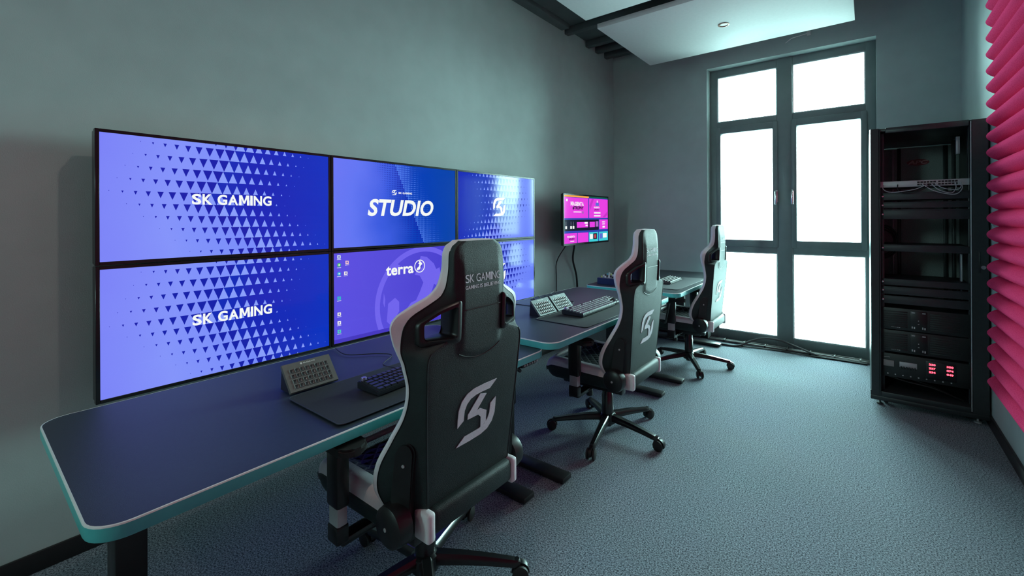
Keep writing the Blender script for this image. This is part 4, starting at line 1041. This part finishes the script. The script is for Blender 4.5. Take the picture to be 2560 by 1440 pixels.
# power distribution unit
e, Wd, H = gear('power_distribution_unit', .205, .372, .35, srv, 'black power unit at the bottom of the rack with glowing red number displays', 'power unit')
m = MB(); m.box(.015, .075, -.006, -.0005, .075, .118, mat('breaker_grey', (.30, .31, .31), .5, noise=.05), .002); m.build('breaker', e)
m = MB(); m.box(.105, .200, -.006, -.0005, .080, .118, grey_m, .002); m.build('breaker_row', e)
for k in range(6):
    if k == 0: m = MB(); m.box(0, .010, -.016, -.005, 0, .016, blk_plastic, .002); br = m.build('breaker_toggle', e); o_ = br
    else: o_ = br.copy(); COL.objects.link(o_); o_.parent = e
    o_.location = (.109 + k * .0150, 0, .072)
m = MB(); m.box(.245, .400, -.006, -.0005, .030, .150, blk_plastic, .003); pn = m.build('meter_panel', e)
red = mat('red_digits', (.3, .01, .02), .4, emit=(1, .035, .06), estr=9)
for x0, row in ((.262, ('230', '237', '234')), (.352, ('350', '074', '049'))):
    for i, t in enumerate(row):
        m = MB(); z = .122 - i * .026
        for q in text2d(t, x0, x0 + .034, z, z + .013, 0, .04): m.poly([(p[0], -.0065, p[1]) for p in q], red)
        m.build('digit_display', pn, label='glowing red numbers')
m = MB()
for q in text2d('SCHUKO', .018, .052, .136, .142, 0, 0): m.poly([(p[0], -.0015, p[1]) for p in q], lbl_w)
m.bm.clear(); m.box(.018, .052, -.002, -.0005, .137, .140, lbl_w); m.build('lettering', e)
for k in range(9):
    if k == 0: m = MB(); m.lathe([(.001, -.003), (.0045, -.002), (.0045, -.0005)], grey_m, 10, (0, 0, 0), 'Y'); sc_ = m.build('terminal_screw', e); o_ = sc_
    else: o_ = sc_.copy(); COL.objects.link(o_); o_.parent = e
    o_.location = (.04 + k * .042, 0, .022)
tag_l = 'black cables coiled at the left inside the open middle of the rack'
for k in range(3):
    r0 = .070 + .012 * k; cable('coiled_cable', [(RXL + .02 + r0 * math.cos(rad(a)), FY + .25 + .02 * k, 1.155 + r0 * 1.35 * math.sin(rad(a))) for a in range(-100, 110, 15)], .006, rubber, tag_l, group='coiled cables in the rack')
cable('rack_cable', [(RXL + .02, FY + .05, .20), (RXL + .14, FY + .03, .18), (RXL + .28, FY + .03, .165), (RXL + .37, FY + .04, .135), (RXL + .44, FY + .05, .108)], .005, rubber, 'black cable drooping to the right at the bottom of the rack', group='cables at the bottom of the rack')
cable('rack_cable', [(RXL + .10, FY + .07, .20), (RXL + .22, FY + .05, .185), (RXL + .33, FY + .06, .15), (RXL + .42, FY + .07, .112)], .004, rubber, 'black cable drooping to the right at the bottom of the rack', group='cables at the bottom of the rack')

# ---------------------------------------------------------------- cables along the window
for i, (y, z, r) in enumerate(((YW - .02, .012, .010), (YW + .005, .011, .009), (YW + .032, .012, .008), (YW + .055, .010, .007))):
    pts = [(x, y + .006 * math.sin(x * 7 + i), z + (.004 * abs(math.sin(x * 5 + i)))) for x in [1.17 + k * (1.46 / 16) for k in range(17)]]
    cable('floor_cable', pts, r, (mat('cable_sheath_grey', (.16, .15, .15), .45, noise=.1) if i % 2 == 0 else rubber), ('grey cables clipped in a bundle along the floor at the window' if i % 2 == 0 else 'black cables clipped in a bundle along the floor at the window'), group=('grey window floor cables' if i % 2 == 0 else 'black window floor cables'))
first = None
for k in range(7):
    if first is None: m = MB(); m.box(-.008, .008, YW - .035, YW + .07, .0, .028, rubber, .004); first = c_ = m.build('cable_clip')
    else: c_ = first.copy(); COL.objects.link(c_)
    c_.location = (1.33 + k * .20, 0, 0); tag(c_, 'small black clips holding the cable bundle below the window', 'cable clip', 'cable clips below the window')
cable('floor_cable', [(1.20, 4.50, .010), (1.36, 4.50, .010), (1.50, 4.53, .012), (1.62, 4.60, .07), (1.74, 4.63, .105), (1.88, 4.64, .10), (2.05, 4.63, .055), (2.22, 4.61, .012), (2.40, 4.615, .010), (2.58, 4.62, .010)], .011, mat('cable_sheath_dark', (.05, .05, .055), .35, noise=.1), 'thick dark cable arching up off the floor in front of the window')
cable('floor_cable', [(1.22, 4.47, .008), (1.40, 4.52, .008), (1.60, 4.56, .008), (1.85, 4.60, .008), (2.1, 4.585, .008), (2.35, 4.60, .008), (2.58, 4.60, .008)], .0065, rubber, 'thin black cable lying on the carpet in front of the cable bundle')
# under the desks
cable('desk_cable', [(1.13, 1.28, .66), (1.18, 1.34, .60), (1.12, 1.42, .565), (.95, 1.5, .60), (.80, 1.56, .69)], .009, rubber, 'black cable sagging under the gap between the nearest and the middle desk')
cable('desk_cable', [(.80, 2.30, .69), (.90, 2.40, .60), (.98, 2.55, .58), (.90, 2.70, .62), (.82, 2.78, .69)], .006, mat('cable_red', (.30, .05, .05), .4, noise=.1), 'reddish cable hanging under the middle desk')
cable('desk_cable', [(.80, 2.20, .69), (.95, 2.36, .64), (1.02, 2.50, .63), (.92, 2.62, .66), (.83, 2.70, .69)], .005, mat('cable_grey', (.45, .45, .47), .4, noise=.05), 'grey cable hanging in a tangle under the middle desk')
cable('desk_cable', [(1.30, 3.10, .66), (1.27, 3.12, .55), (1.20, 3.25, .46), (1.08, 3.36, .50), (.96, 3.5, .69)], .008, rubber, 'black cable looping below the left end of the far desk')
